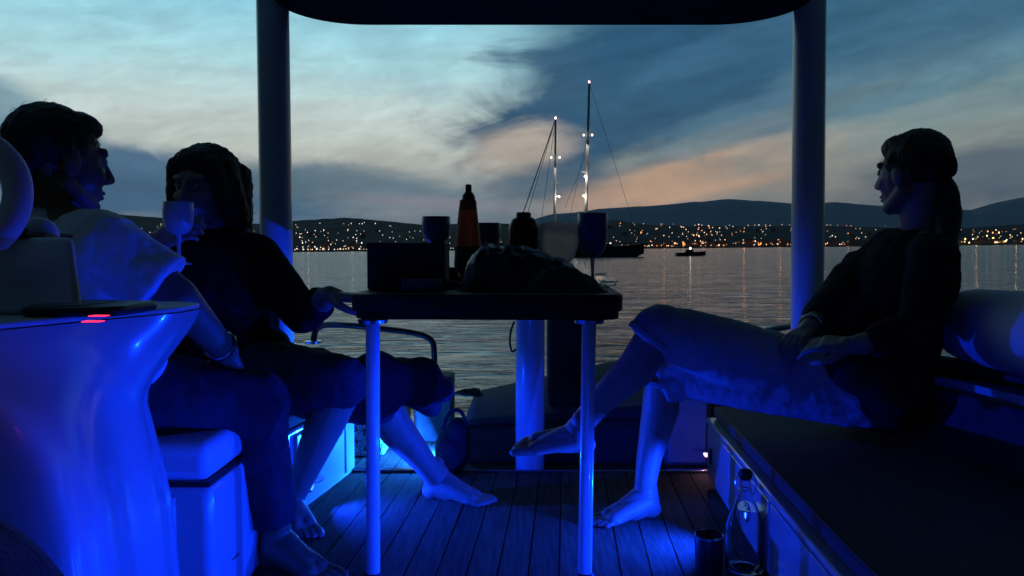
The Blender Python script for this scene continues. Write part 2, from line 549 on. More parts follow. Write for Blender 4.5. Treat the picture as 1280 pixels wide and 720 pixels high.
        if remesh:
            r = o.modifiers.new('remesh', 'REMESH')
            r.mode, r.voxel_size, r.use_smooth_shade = 'VOXEL', remesh, True
            s = o.modifiers.new('smooth', 'SMOOTH')
            s.factor, s.iterations = 0.5, sm_iter if remesh > .004 else 3
        if disp:
            strength, size = disp
            tx = bpy.data.textures.new(name + '_folds', 'CLOUDS')
            tx.noise_scale, tx.noise_depth = size, 2
            dm = o.modifiers.new('folds', 'DISPLACE')
            dm.texture, dm.strength, dm.mid_level, dm.texture_coords = tx, strength, 0.5, 'LOCAL'
        if subsurf:
            s = o.modifiers.new('subsurf', 'SUBSURF')
            s.levels = s.render_levels = subsurf
        if parent is not None:
            o.parent = parent
        elif at is not None:
            o.location = off
        return o


BOAT = []          # top-level things aboard: heeled together at the end


def tag(o, label, cat, group=None, aboard=True):
    o['label'], o['category'] = label, cat
    if group:
        o['group'] = group
    if aboard:
        BOAT.append(o)
    return o


def thing(name, label, cat, base=(0, 0, 0), group=None, aboard=True):
    o = bpy.data.objects.new(name, None)
    o.empty_display_size = 0.1
    COL.objects.link(o)
    o.location = base
    o['_base'] = tuple(base)
    return tag(o, label, cat, group, aboard)


def sub(mb, name, mat, part_obj, **kw):
    """a sub-part under a part whose own parent is a thing"""
    root = part_obj.parent
    o = mb.build(name, mat, root, **kw)
    o.parent = part_obj
    return o


def structure(o, aboard=True):
    o['kind'] = 'structure'
    if aboard:
        BOAT.append(o)
    return o


def lamp_light(parent, kind, loc, energy, color, size=0.03, direction=None, spread=None, spot=None):
    ld = bpy.data.lights.new('lamp_glow', kind)
    ld.energy, ld.color = energy, color
    if kind == 'AREA':
        ld.shape, ld.size = 'DISK', size
        if spread:
            ld.spread = spread
    else:
        ld.shadow_soft_size = size
    if spot:
        ld.spot_size, ld.spot_blend = spot, 0.5
    o = bpy.data.objects.new('lamp_glow', ld)
    COL.objects.link(o)
    o.parent = parent
    o.location = V(loc) - V(parent['_base'])
    if direction is not None:
        o.rotation_euler = V(direction).to_track_quat('-Z', 'Y').to_euler()
    return o


def rounded_rect(x0, y0, x1, y1, r, n=8):
    pts = []
    for cx, cy, a0 in ((x1 - r, y1 - r, 0), (x0 + r, y1 - r, pi / 2), (x0 + r, y0 + r, pi), (x1 - r, y0 + r, 1.5 * pi)):
        for k in range(n + 1):
            a = a0 + (pi / 2) * k / n
            pts.append(V((cx + r * cos(a), cy + r * sin(a))))
    return pts


def rot2(pts, ang, c):
    c = V(c)
    R = Matrix.Rotation(ang, 2)
    return [c + R @ (V(p) - c) for p in pts]


YAW = radians(-3.8)        # the boat points a little to the right of the lens
AX = V((sin(-YAW), cos(YAW), 0))     # along the boat, aft
NX = V((cos(YAW), sin(YAW), 0))      # across it, to the right
SEA_Z = -0.72

# ================================================================== far setting: sea, hills
mb = MB()
xs = [-30000, -6000, -1500, -400, -120, -40, 40, 120, 400, 1500, 6000, 30000]
ys = [-3000, -400, -60, 0, 40, 120, 400, 1400, 5000, 30000]
nx = len(xs)
mb.add([(x, y, SEA_Z) for y in ys for x in xs], [(j * nx + i, j * nx + i + 1, (j + 1) * nx + i + 1, (j + 1) * nx + i)
                                                for j in range(len(ys) - 1) for i in range(nx - 1)])
sea = structure(mb.build('sea', 'sea'), aboard=False)


def interp(tab, x):
    if x <= tab[0][0]:
        return tab[0][1]
    for (a, ya), (b, yb) in zip(tab[:-1], tab[1:]):
        if x <= b:
            return ya + (yb - ya) * (x - a) / (b - a)
    return tab[-1][1]


RIDGE = [(-900, 250), (-400, 262), (-100, 270), (150, 268), (250, 276), (330, 280), (366, 276), (432, 272), (470, 275), (530, 281), (600, 279),
         (660, 280), (740, 277), (770, 275), (810, 281), (850, 282), (930, 283), (984, 282), (1060, 283), (1130, 285), (1205, 285), (1280, 280),
         (1500, 272), (2000, 262)]
FAR = [(-900, 300), (300, 300), (560, 296), (640, 282), (690, 268), (730, 264), (765, 260), (800, 258), (830, 256), (860, 253), (905, 249), (950, 251), (990, 254),
       (1040, 253), (1090, 256), (1150, 262), (1210, 262), (1250, 252), (1290, 244), (1500, 236), (2200, 250)]
SHORE_D, RIDGE_D = 1450.0, 2400.0


def near_h(px, t):
    """height of the near hillside, t = 0 at the quay, 1 at the ridge"""
    top = PW(px, interp(RIDGE, px), RIDGE_D)
    zt = top.z
    k = t ** 0.9
    wig = noise.noise(V((px * 0.012, t * 3.0, 1.0))) * 6 * sin(pi * min(t, 1))
    return SEA_Z + 1.5 + (zt - SEA_Z - 1.5) * k + wig + noise.noise(V((px * 0.09, t * 8, 4.0))) * 1.6 * min(1, t * 4)


def near_pt(px, t):
    d = SHORE_D + (RIDGE_D - SHORE_D) * t
    q = PW(px, 311, d)
    return V((q.x, d, near_h(px, t)))


def terrain(name, mat, pxs, rows):
    mb = MB()
    n = len(pxs)
    vs, fs = [], []
    for r in rows:
        vs += [r(px) for px in pxs]
    for j in range(len(rows) - 1):
        for i in range(n - 1):
            fs.append((j * n + i, j * n + i + 1, (j + 1) * n + i + 1, (j + 1) * n + i))
    mb.add(vs, fs)
    return structure(mb.build(name, mat, angle=0), aboard=False)


pxs = [-900 + i * 7 for i in range(420)]
rows = [lambda px: V((near_pt(px, 0).x, SHORE_D - 4, SEA_Z - 2)), lambda px: V((near_pt(px, 0).x, SHORE_D - 2, SEA_Z + 1.4))]
for k in range(25):
    rows.append(lambda px, t=k / 24: near_pt(px, t))
for t in (1.15, 1.4):
    rows.append(lambda px, t=t: V((near_pt(px, t).x, SHORE_D + (RIDGE_D - SHORE_D) * t, near_h(px, 1) * (0.8 if t < 1.2 else 0.3))))
terrain('shore_hillside', 'hill_near', pxs, rows)


def far_row(d, k):
    def f(px):
        q = PW(px, interp(FAR, px), 9000)
        h = (q.z * k) * (1 + 0.10 * noise.noise(V((px * 0.01, k * 2, 9))) * (1 - k)) + noise.noise(V((px * 0.03, 2, k))) * 14 * k + noise.noise(V((px * 0.11, 5, k))) * 5 * k
        return V((PW(px, 311, 9000).x * d / 9000, d, max(h, -3)))
    return f


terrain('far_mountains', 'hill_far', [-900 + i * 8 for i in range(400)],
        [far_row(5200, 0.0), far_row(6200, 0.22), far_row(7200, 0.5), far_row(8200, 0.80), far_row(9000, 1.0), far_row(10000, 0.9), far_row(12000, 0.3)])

# ------------------------------------------------------------------ town across the water
rnd = random.Random(3)
house_me = {}
for nm, (wx, wy, wz) in {'low': (12, 10, 6), 'tall': (14, 10, 10), 'wide': (28, 12, 7)}.items():
    a = MB().box((-wx / 2, -wy / 2, 0), (wx / 2, wy / 2, wz)).build('wall', 'facade', smooth=False)
    b = MB().add([(-wx / 2 - .6, -wy / 2 - .6, wz), (wx / 2 + .6, -wy / 2 - .6, wz), (wx / 2 + .6, wy / 2 + .6, wz), (-wx / 2 - .6, wy / 2 + .6, wz),
                  (-wx / 2 + 3, 0, wz + 3), (wx / 2 - 3, 0, wz + 3)], [(0, 1, 5, 4), (2, 3, 4, 5), (1, 2, 5), (3, 0, 4), (3, 2, 1, 0)]).build('roof', 'roof_tile', smooth=False)
    house_me[nm] = (a.data, b.data)
    bpy.data.objects.remove(a)
    bpy.data.objects.remove(b)


ZONES = [(0, 'at the far left edge'), (165, "behind the man's head"), (205, 'between the two left heads'), (320, "behind the bobbed hair"), (366, 'behind the left post'),
         (400, 'just right of the left post'), (432, 'midway from left post to black box'), (459, 'just left of the black box'), (527, 'above the black box'),
         (570, 'around the first violet goblet'), (600, 'behind the red-brown bottle'), (636, 'between bottle and jar'), (675, 'behind the jar'), (723, 'behind the frosted goblet'),
         (765, 'behind the tall violet goblet'), (805, 'just right of the tall goblet'), (845, 'left of the launch'), (882, 'above the launch'), (920, 'just right of the launch'),
         (955, 'midway from launch to right post'), (992, 'just left of the right post'), (1030, 'behind the right post'), (1062, 'just right of the right post'),
         (1115, "below the reclining woman's face"), (1205, 'behind the ponytail'), (1240, 'just right of the ponytail'), (9999, 'at the far right edge')]


def zone_of(px):
    for x, nm in ZONES:
        if px < x:
            return nm


def house(px, t, kind):
    q = near_pt(px, t)
    o = bpy.data.objects.new('shore_building', house_me[kind][0])
    COL.objects.link(o)
    o.location = (q.x, q.y, q.z - 1.2)
    o.rotation_euler = (0, 0, rnd.uniform(-.3, .3))
    r = bpy.data.objects.new('roof', house_me[kind][1])
    COL.objects.link(r)
    r.parent = o
    zone = zone_of(px)
    row = 'by the waterline' if t < 0.1 else 'up on the wooded slope'
    size = {'low': 'small', 'tall': 'tall', 'wide': 'long'}[kind]
    tag(o, 'dark %s tiled-roof building %s, %s' % (size, row, zone), 'building',
        '%s buildings %s, %s' % (size, 'on the waterfront' if t < 0.1 else 'on the far slope', zone), aboard=False)


for px in range(-40, 1330, 16):
    if rnd.random() < 0.8:
        house(px + rnd.uniform(-5, 5), 0.02 + rnd.uniform(0, 0.03), rnd.choice(['low', 'low', 'tall', 'wide']))
for k in range(24):
    house(rnd.uniform(-40, 1330), rnd.uniform(0.12, 0.6), 'low')

lamp_me = {}
for key in ('warm', 'white', 'orange', 'yellow'):
    q = MB().ell((0, 0, 0), (0.75, 0.75, 1.0), nu=8, nv=5).build('shore_lamp', 'shore_' + key)
    lamp_me[key] = q.data
    bpy.data.objects.remove(q)
LAMP_TEXT = {
    'slope_left': ('tiny white lamp on the dark slope left of the right-hand post and table', 'lamps scattered on the left hillside'),
}


def t_for(px, py):
    lo, hi = 0.0, 1.0
    for _ in range(24):
        mid = (lo + hi) / 2
        q = near_pt(px, mid)
        v = (cam.matrix_world.inverted() @ q)
        y = 360 - 1000 * v.y / -v.z
        if y > py:
            lo = mid
        else:
            hi = mid
    return (lo + hi) / 2


N_LAMP = 0


def shore_lamp(px, py, key, size, label, group):
    global N_LAMP
    t = t_for(px, py)
    q = near_pt(px, t)
    k = q.y / SHORE_D
    tier = 'at the waterline' if t < .06 else ('low on the slope' if t < .35 else 'high on the slope')
    label = '%s %s %s, %s' % ('bigger' if size > 1.25 else 'tiny', {'warm': 'warm-white', 'white': 'pale white', 'orange': 'orange', 'yellow': 'yellow'}[key] + ' lamp', tier, zone_of(px))
    o = bpy.data.objects.new('shore_lamp', lamp_me[key])
    COL.objects.link(o)
    o.location = (q.x, q.y - 14, q.z + 2.0 + 1.0 * size)
    s = size * k
    o.scale = (s, s, s)
    tag(o, label, 'lamp', label.replace(' lamp ', ' lamps '), aboard=False)
    N_LAMP += 1


def scatter(n, x0, x1, y0, y1, keys, smin, smax, label, group, bias=1.0):
    for _ in range(n):
        px = rnd.uniform(x0, x1)
        py = y1 - (y1 - y0) * rnd.random() ** bias
        py -= (px - 640) * 0.01
        shore_lamp(px, py, rnd.choice(keys), rnd.uniform(smin, smax) * (1.5 if rnd.random() < .18 else 1), label, group)


L1 = ('tiny pale lamp on the wooded slope between left post and table', 'lamps on the slope left of the table')
L2 = ('tiny pale lamp on the slope behind the table glasses', 'lamps on the slope behind the table')
L3 = ('tiny lamp scattered high on the slope right of the masts', 'lamps high on the slope right of the masts')
L4 = ('bright orange lamp on the waterfront right of the anchored ketch', 'waterfront lamps between ketch and right post')
L5 = ('small warm lamp on the quay between right post and reclining woman', 'quay lamps beside the right post')
L6 = ('yellow quay lamp at far right beyond the ponytail', 'yellow quay lamps at the far right')
L7 = ('tiny pale lamp on the shore left of the left post', 'lamps on the far left shore')
scatter(62, 362, 462, 276, 314, ['white', 'white', 'warm'], .5, .95, *L1, bias=1.7)
scatter(16, 362, 470, 310, 313, ['white', 'warm'], .7, 1.1, *L1)
scatter(44, 462, 700, 279, 313, ['white', 'warm', 'white'], .5, .9, *L2, bias=1.6)
scatter(38, 745, 990, 279, 300, ['white', 'warm', 'warm', 'orange'], .55, 1.0, *L3, bias=1.1)
scatter(14, 860, 905, 283, 308, ['orange', 'warm'], .7, 1.1, *L4)
scatter(66, 790, 992, 304, 312, ['orange', 'warm', 'orange', 'orange', 'warm'], .65, 1.2, *L4, bias=1.4)
scatter(26, 1026, 1110, 296, 312, ['warm', 'white', 'orange'], .7, 1.2, *L5, bias=2.0)
scatter(32, 1200, 1345, 307, 312, ['yellow', 'yellow', 'white', 'warm'], 1.0, 1.8, *L6, bias=1.2)
scatter(16, 1200, 1345, 293, 308, ['yellow', 'orange', 'warm'], .7, 1.1, *L6, bias=1.3)
scatter(18, 120, 335, 270, 313, ['white', 'warm'], .7, 1.1, *L7, bias=1.4)
mbx = {'white': MB(), 'warm': MB(), 'orange': MB(), 'yellow': MB()}
for n_, x0, x1, y0, y1, keys, bias in ((110, 150, 470, 276, 313, ['white', 'warm'], 1.5), (60, 470, 720, 280, 313, ['white', 'warm'], 1.5),
                                       (110, 740, 1110, 281, 311, ['warm', 'orange', 'warm', 'white'], 1.6), (60, 1195, 1345, 292, 311, ['yellow', 'orange', 'warm'], 1.6)):
    for _ in range(n_):
        px = rnd.uniform(x0, x1)
        py = y1 - (y1 - y0) * rnd.random() ** bias - (px - 640) * .01
        t = t_for(px, py)
        q = near_pt(px, t)
        sz = rnd.uniform(.30, .6) * q.y / SHORE_D
        mbx[rnd.choice(keys)].ell((q.x, q.y - 14, q.z + 3), (sz, sz, sz * 1.3), nu=6, nv=4)
for k_, m_ in mbx.items():
    o_ = m_.build('town_lights', 'shore_' + k_, angle=0, fix=False)
    o_['kind'] = 'stuff'
    tag(o_, 'scatter of faint %s lights over the far shore' % {'white': 'white', 'warm': 'warm', 'orange': 'orange', 'yellow': 'yellow'}[k_], 'town lights', aboard=False)
# street lighting that glows on the quay-side facades
glow_root = thing('quay_floodlight', 'floodlit row of street lamps along the far quay', 'street lights', (0, SHORE_D, 0), aboard=False)
gm = MB()
for px, e, c in ((385, 2.2e5, (1, .6, .35)), (440, 2.2e5, (1, .6, .35)), (560, 1.5e5, (1, .6, .35)), (830, 3e5, (1, .35, .1)), (880, 5e5, (1, .30, .08)), (930, 5e5, (1, .32, .1)),
                 (975, 4e5, (1, .35, .12)), (1060, 3e5, (1, .45, .2)), (1220, 5e5, (1, .65, .2)), (1270, 5e5, (1, .65, .2))):
    q = near_pt(px, 0)
    gm.capsule((q.x, SHORE_D + 1, q.z), .15, (q.x, SHORE_D + 1, q.z + 9), .1, 6)
    gm.box((q.x - .5, SHORE_D - .6, q.z + 8.8), (q.x + .5, SHORE_D + 1, q.z + 9.1))
    lamp_light(glow_root, 'POINT', (q.x, SHORE_D - 1, q.z + 8), e * 0.003, c, 1.0)
gm.build('lamp_post', 'steel', glow_root)['kind'] = 'stuff'

# ------------------------------------------------------------------ the anchored ketch and the launch
YD = 140.0
WP = lambda px, py, d=YD: PW(px, py, d)
wl = SEA_Z
yb = WP(722, 318)
ketch = thing('sailing_yacht', 'dark two-masted yacht at anchor with lit masts', 'yacht', (yb.x, YD, wl), aboard=False)
stern, bow = WP(640, 318).x, WP(805, 318).x
rings = []
for k in range(15):
    s = k / 14
    x = stern + (bow - stern) * s
    half = 2.7 * (sin(pi * min(1, (s * 0.72 + 0.28))) ** 0.6 if s < .999 else 0.02) * (0.75 + .25 * min(1, s * 4))
    half = max(half, .04)
    sheer = wl + 1.55 + 0.9 * (abs(s - 0.35) ** 2) * 1.9
    keel = wl - 0.6 + (0.9 * max(0, s - 0.80) / 0.2) ** 2 * 1.6 + max(0, .08 - s) * 9
    rings.append([V((x, YD - half, sheer)), V((x, YD - half * 0.92, (sheer + keel) / 2)), V((x, YD - half * 0.45, keel)), V((x, YD, keel - .15)),
                  V((x, YD + half * 0.45, keel)), V((x, YD + half * 0.92, (sheer + keel) / 2)), V((x, YD + half, sheer))])
hull = MB().rings(rings).build('hull', 'yacht_hull', ketch)
mb = MB()
dk = wl + 1.62
c1, c2 = WP(690, 0).x, WP(765, 0).x
mb.prism(rounded_rect(c1, YD - 1.4, c2, YD + 1.4, .8), dk - .1, dk + .9)
mb.prism(rounded_rect(c1 + .5, YD - 1.2, WP(722, 0).x, YD + 1.2, .6), dk + .9, dk + 1.7)
cab = mb.build('cabin', 'yacht_hull', ketch)
q = WP(719, 299, YD - 1.45)
MB().box((q.x - .28, YD - 1.47, q.z - .5), (q.x + .28, YD - 1.42, q.z + .5)).build('window', 'lamp_window', ketch, smooth=False)
for px in (757, 763):
    q = WP(px, 304, YD - 1.5)
    MB().box((q.x - .16, YD - 1.47, q.z - .10), (q.x + .16, YD - 1.42, q.z + .10)).build('window', 'lamp_window', ketch, smooth=False)


def mast(px0, px1, ytop, ysp, ylow, r, lows, yd=YD):
    top, foot = WP(px1, ytop), V((WP(px0, 300).x, YD, dk))
    m_ = MB().tube([foot, foot.lerp(top, .5), top], [r, r * .9, r * .6], 10).build('mast', 'mast', ketch)
    f = lambda y: foot.lerp(top, (WP(px0, y).z - foot.z) / (top.z - foot.z))
    s = f(ysp)
    sm = MB().tube([s + V((-1.0, 0, .05)), s, s + V((1.0, 0, .05))], .07, 8)
    s2 = f((ysp + 262) / 2)
    sm.tube([s2 + V((-.8, 0, .05)), s2, s2 + V((.8, 0, .05))], .05, 8)
    sub(sm, 'spreader', 'mast', m_)
    for dx in (-.72, .72):
        sub(MB().ell(s + V((dx, -.22, -.15)), (.13, .13, .18), nu=10, nv=6), 'spreader_lamp', 'lamp_white', m_)
        lamp_light(ketch, 'SPOT', s + V((dx * 1.0, -.75, -.4)), 380, (1, .93, .82), .1, direction=(-dx * .09, .09, -1), spot=radians(50))
    for y, dx in lows:
        c = f(y)
        sub(MB().ell(c + V((dx, -.3, 0)), (.12, .12, .17), nu=10, nv=6).tube([c, c + V((dx, -.25, .1))], .04, 6), 'deck_lamp', 'lamp_white', m_)
        lamp_light(ketch, 'POINT', c + V((dx * 1.2, -1.0, -.2)), 70, (1, .93, .82), .1)
    sub(MB().ell(top + V((0, 0, .2)), (.15, .15, .22), nu=10, nv=6), 'masthead_lamp', 'lamp_pink', m_)
    return foot, top, f


fA, tA, gA = mast(693, 694.5, 149, 196, 247, .26, [(246, .75)])
fB, tB, gB = mast(731, 736.5, 104, 168, 245, .34, [(245, -.5), (221, -.35)])
st = MB()
st.tube([tA, WP(654, 266)], .10, 6)
st.tube([tA + V((-.1, 0, -.3)), WP(657, 275), V((WP(648, 300).x, YD, dk + .3))], .05, 6)
st.tube([tA, V((WP(672, 300).x, YD + 1.8, dk))], .035, 6)
st.tube([gB(190), WP(706, 260)], .035, 6)
st.tube([gB(168), V((WP(704, 290).x, YD + 1.5, dk))], .03, 6)
st.tube([tB, V((WP(800, 300).x, YD, dk + .6))], .03, 6)
st.build('rigging', 'rubber', ketch)
MB().capsule(gA(285) + V((0, 0, 0)), .16, WP(652, 286), .12, 8).build('boom', 'yacht_hull', ketch)
MB().capsule(gB(284), .18, WP(700, 288), .14, 8).build('boom', 'yacht_hull', ketch)
rl = MB()
for k in range(9):
    x = stern + 1.2 + (bow - stern - 2.2) * k / 8
    rl.capsule((x, YD - 1.9, dk), .025, (x, YD - 1.9, dk + .75), .025, 6)
rl.tube([(stern + 1.2, YD - 1.9, dk + .75), (bow - 1.0, YD - 1.9, dk + .95)], .02, 6)
rl.build('guard_rail', 'rubber', ketch)

LD = 143.0
lb = WP(863, 319, LD)
launch = thing('motor_launch', 'small dark motor launch on the water right of the yacht', 'boat', (lb.x, LD, wl), aboard=False)
rings = []
for k in range(11):
    s = k / 10
    x = lb.x - 2.6 + 5.3 * s
    half = .95 * (1 - max(0, s - .55) ** 2 * 4.2)
    half = max(half, .05)
    sh = wl + .62 + .35 * max(0, s - .4)
    rings.append([V((x, LD - half, sh)), V((x, LD - half * .8, wl + .1)), V((x, LD, wl - .2 + .5 * max(0, s - .8) * 4)), V((x, LD + half * .8, wl + .1)), V((x, LD + half, sh))])
MB().rings(rings).build('hull', 'yacht_hull', launch)
MB().box((lb.x - .9, LD - .7, wl + .6), (lb.x + .5, LD + .7, wl + .95)).build('cabin', 'yacht_hull', launch, bevel=.1)
MB().box((lb.x - .8, LD - .62, wl + .95), (lb.x + .3, LD + .62, wl + 1.15)).build('windscreen', 'black', launch, bevel=.05)
MB().ell((lb.x - .1, LD - .4, wl + 1.35), (.14, .14, .2), nu=8, nv=5).capsule((lb.x - .1, LD - .4, wl + 1.1), .03, (lb.x - .1, LD - .4, wl + 1.3), .03, 6).build('cabin_lamp', 'lamp_white', launch)

# ================================================================== the boat: hull, floor, canopy
# bench front line: (.59,1.36) -> (.68,2.73)
def ax_pt(x_at0, d):
    """a point on a line parallel to the boat's axis that crosses Y=0 at x_at0"""
    return V((x_at0 + d * math.tan(-YAW), d, 0))


hull_o = thing('boat_hull', 'white hull and gunwale of the boat around the cockpit', 'boat hull', (0.1, 1.0, SEA_Z))
sheerR = [(0.55, -4.6), (1.35, -3.0), (1.55, -1.0), (1.52, .6), (1.43, 1.5), (1.345, 2.1), (1.22, 2.44), (1.12, 2.9), (1.0, 3.6)]
sheerL = [(-0.45, -4.6), (-1.35, -3.0), (-1.55, -1.0), (-1.52, .6), (-1.45, 1.5), (-1.33, 2.1), (-1.18, 2.5), (-.98, 2.95), (-.62, 3.6)]
GZ = 0.45


def side_wall(line, s):
    m_ = MB()
    vs, fs = [], []
    for x, y in line:
        z = GZ + (0.35 * max(0, -y - 1) / 3.6)
        ends = .22 if y > 3 else 0
        prof = [(x - .16 * s, z - ends), (x - .16 * s, -.02), (x - .10 * s, -.06), (x - .12 * s, SEA_Z - .3), (x + .02 * s, SEA_Z - .1), (x + .06 * s, z - .06 - ends), (x + .04 * s, z - ends)]
        vs += [V((a, y, b)) for a, b in prof]
    n = 7
    for i in range(len(line) - 1):
        for j in range(n):
            k = (j + 1) % n
            fs.append((i * n + j, i * n + k, (i + 1) * n + k, (i + 1) * n + j))
    fs += [tuple(range(n)), tuple((len(line) - 1) * n + j for j in range(n))]
    return m_.add(vs, fs)


side_wall(sheerR, 1).build('topside', 'gelcoat', hull_o, angle=50)
side_wall(sheerL, -1).build('topside', 'gelcoat', hull_o, angle=50)
for line, s in ((sheerR, 1), (sheerL, -1)):
    pts = [V((x - .06 * s, y, GZ + .02 + (0.35 * max(0, -y - 1) / 3.6))) for x, y in line if y < 3.1]
    MB().tube(pts, .028, 10, 2).build('toe_rail', 'rubber', hull_o)
MB().prism([(-.62, 3.46), (1.0, 3.46), (1.0, 3.62), (-.62, 3.62)], SEA_Z - .2, .04).build('transom', 'gelcoat', hull_o)
MB().prism([(.4, -5.0)] + [(x, y) for x, y in sheerR] + [(x, y) for x, y in reversed(sheerL)], SEA_Z - .35, -.075).build('bottom', 'gelcoat', hull_o)

# floor of teak planks laid along the boat
floor_base = MB().prism([(x - .11, y) for x, y in sheerR[2:]] + [(x + .11, y) for x, y in reversed(sheerL[2:])], -.07, -.006).build('cockpit_floor', 'caulk')
structure(floor_base)
PW_, GAP = 0.076, 0.0036
SILL_D = 2.83
for k in range(-9, 17):
    x0 = -.62 + k * PW_
    for d0, d1 in ((0.25, SILL_D - .012), (SILL_D + .022, 3.44)):
        a, b = ax_pt(x0 + GAP / 2, d0), ax_pt(x0 + PW_ - GAP / 2, d0)
        c, e = ax_pt(x0 + PW_ - GAP / 2, d1), ax_pt(x0 + GAP / 2, d1)
        lim = lambda p: -1.2 < p.x < 1.15
        if not (lim(a) and lim(c)):
            continue
        dz = random.uniform(-.0008, .0008)
        o = MB().prism([a, b, c, e], -.0055, .004 + dz).build('plank', 'teak', smooth=False)
        o.parent = floor_base
sill = MB().box((-.60, SILL_D - .008, -.004), (.80, SILL_D + .016, .012), rot=radians(-.6)).build('floor_strip', 'steel', bevel=.002)
tag(sill, 'bright metal strip across the teak floor behind the table', 'floor strip')

# canopy with two posts
can = thing('canopy', 'dark hardtop canopy with rounded corners on two white posts', 'canopy', (.1, 2.8, GZ))
cx0, cx1 = P(342, 200, 2.8).x, P(1011, 200, 2.8).x
poly = rounded_rect(cx0 + .035, -2.2, cx1 - .035, 2.985, .27, 12)
rp = MB().prism(poly, 1.618, 1.72).build('roof_panel', 'canopy_dark', can, bevel=.02)
poly2 = rounded_rect(cx0 + .09, -2.1, cx1 - .09, 2.92, .25, 12)
MB().prism(poly2, 1.72, 1.80).build('roof_crown', 'canopy_dark', can, bevel=.03)
for (pt, pb) in (((341, 20), (346, 330)), ((1012, 20), (1009, 400))):
    a, b = P(pt[0], pt[1], 2.8), P(pb[0], pb[1], 2.8)
    dr = (b - a) / (b.z - a.z)
    foot, head = a + dr * (GZ - .01 - a.z), a + dr * (1.70 - a.z)
    pz = MB().capsule(foot, .055, head, .055, 24, round_=False).build('post', 'white_paint', can)
    sub(MB().lathe(foot, [(.055, 0), (.085, 0), (.085, .012), (.06, .03), (.0551, .03)], 24), 'post_flange', 'white_paint', pz)

# ------------------------------------------------------------------ benches
seatR = thing('side_bench', 'long low bench on the right with white front and dark cushion', 'bench', (.95, 1.6, 0))
fr = [V((.585, .75)), V((.585, 1.36)), V((.676, 2.72))]
bk = [V((1.19, 2.72)), V((1.30, 1.9)), V((1.37, 1.3)), V((1.38, .75))]
MB().prism([p + V((.012, 0)) for p in fr] + bk, -.004, .205).build('base', 'gelcoat', seatR, smooth=False, bevel=.006)
fa, fb = V((.585, 1.36)), V((.676, 2.72))
u = (fb - fa).normalized()
nn = V((u.y, -u.x))
for k, (s0, s1) in enumerate(((-.6, -.10), (-.09, .52), (.53, .98), (.99, 1.355))):
    p0, p1 = fa + u * s0, fa + u * s1
    pan = MB().prism([p0 - nn * .006, p1 - nn * .006, p1 + nn * .014, p0 + nn * .014], .022, .196).build('front_panel', 'gelcoat', seatR, smooth=False, bevel=.004)
    if k == 3:
        h = p0.lerp(p1, .8)
        sub(MB().box((h.x - .012, h.y - .012, .085), (h.x + .004, h.y + .012, .135)), 'latch', 'black', pan, bevel=.004)
MB().prism([p - V((.012, 0)) for p in fr] + bk, .206, .224).build('edge_moulding', 'gelcoat', seatR, smooth=True, bevel=.007)
cs = [(.40, 2.71)]
for k, (y0, y1) in enumerate(cs):
    fx = lambda y: (.585 if y < 1.36 else .585 + (y - 1.36) * .0669) + .012
    bx_ = lambda y: interp([(.4, 1.385), (1.3, 1.375), (1.9, 1.305), (2.72, 1.2)], y) - .012
    ys_ = [y0 + (y1 - y0) * i / 12 for i in range(13)]
    poly = [(fx(y), y) for y in ys_] + [(bx_(y), y) for y in reversed(ys_)]
    cu = MB().prism(poly, .225, .265).build('cushion', 'vinyl_dark', seatR, bevel=.014)
    c2_ = sum((V(p) for p in poly), V((0, 0))) / len(poly)
    sub(MB().tube([V((c2_.x + (p[0] - c2_.x) * .985, c2_.y + (p[1] - c2_.y) * .99, .2625)) for p in poly + poly[:1]], .0035, 6), 'piping', 'rubber', cu)

seatL = thing('side_bench', 'left bench with white front panel under the woman in black', 'bench', (-.95, 2.3, 0))
bl = [V((-.70, 2.05)), V((-.655, 2.34)), V((-.572, 2.84)), V((-1.08, 2.84)), V((-1.28, 2.05))]
MB().prism(bl, -.003, .26).build('base', 'gelcoat', seatL, smooth=False, bevel=.008)
u2_ = (bl[2] - bl[1]).normalized()
n2 = V((u2_.y, -u2_.x))
for s0, s1 in ((.02, .40), (.415, .495)):
    p0, p1 = bl[1] + u2_ * s0, bl[1] + u2_ * s1
    MB().prism([p0 - n2 * .003, p1 - n2 * .003, p1 + n2 * .012, p0 + n2 * .012], .02, .245).build('front_panel', 'gelcoat', seatL, smooth=False, bevel=.004)
MB().prism([p + (V((-.95, 2.4)) - p) * .02 for p in bl], .261, .315).build('cushion', 'vinyl_dark', seatL, bevel=.018)

# white box seat the man sits on
seatM = thing('box_seat', 'white box seat with white cushion behind the helm console', 'seat', (-.8, 1.7, 0))
q0, q1 = P(200, 600, 1.66), P(264, 600, 1.66)
MB().box((-1.25, 1.66, -.003), (q1.x, 2.0, .305)).build('base', 'gelcoat', seatM, bevel=.02)
MB().box((-1.2, 1.652, .03), (q1.x - .075, 1.665, .28)).build('door_panel', 'gelcoat', seatM, bevel=.004)
MB().box((-1.26, 1.645, .312), (q1.x + .0, 2.02, .395)).build('cushion', 'vinyl_white', seatM, bevel=.025)
MB().tube([(-1.25, 1.648, .309), (q1.x, 1.648, .309), (q1.x + .003, 2.0, .309)], .006, 8).build('piping', 'rubber', seatM)

# ------------------------------------------------------------------ helm console
con = thing('helm_console', 'white moulded helm console at left with waisted side and overhanging dash', 'console', (-.85, 1.3, 0))


def closed_curve(pts, n=8):
    out = []
    L = len(pts)
    for i in range(L):
        a, b, c, d = (pts[(i + k - 1) % L] for k in range(4))
        for k in range(n):
            t = k / n
            out.append(.5 * ((2 * b) + (c - a) * t + (2 * a - 5 * b + 4 * c - d) * t * t + (3 * b - a - 3 * c + d) * t ** 3))
    return out


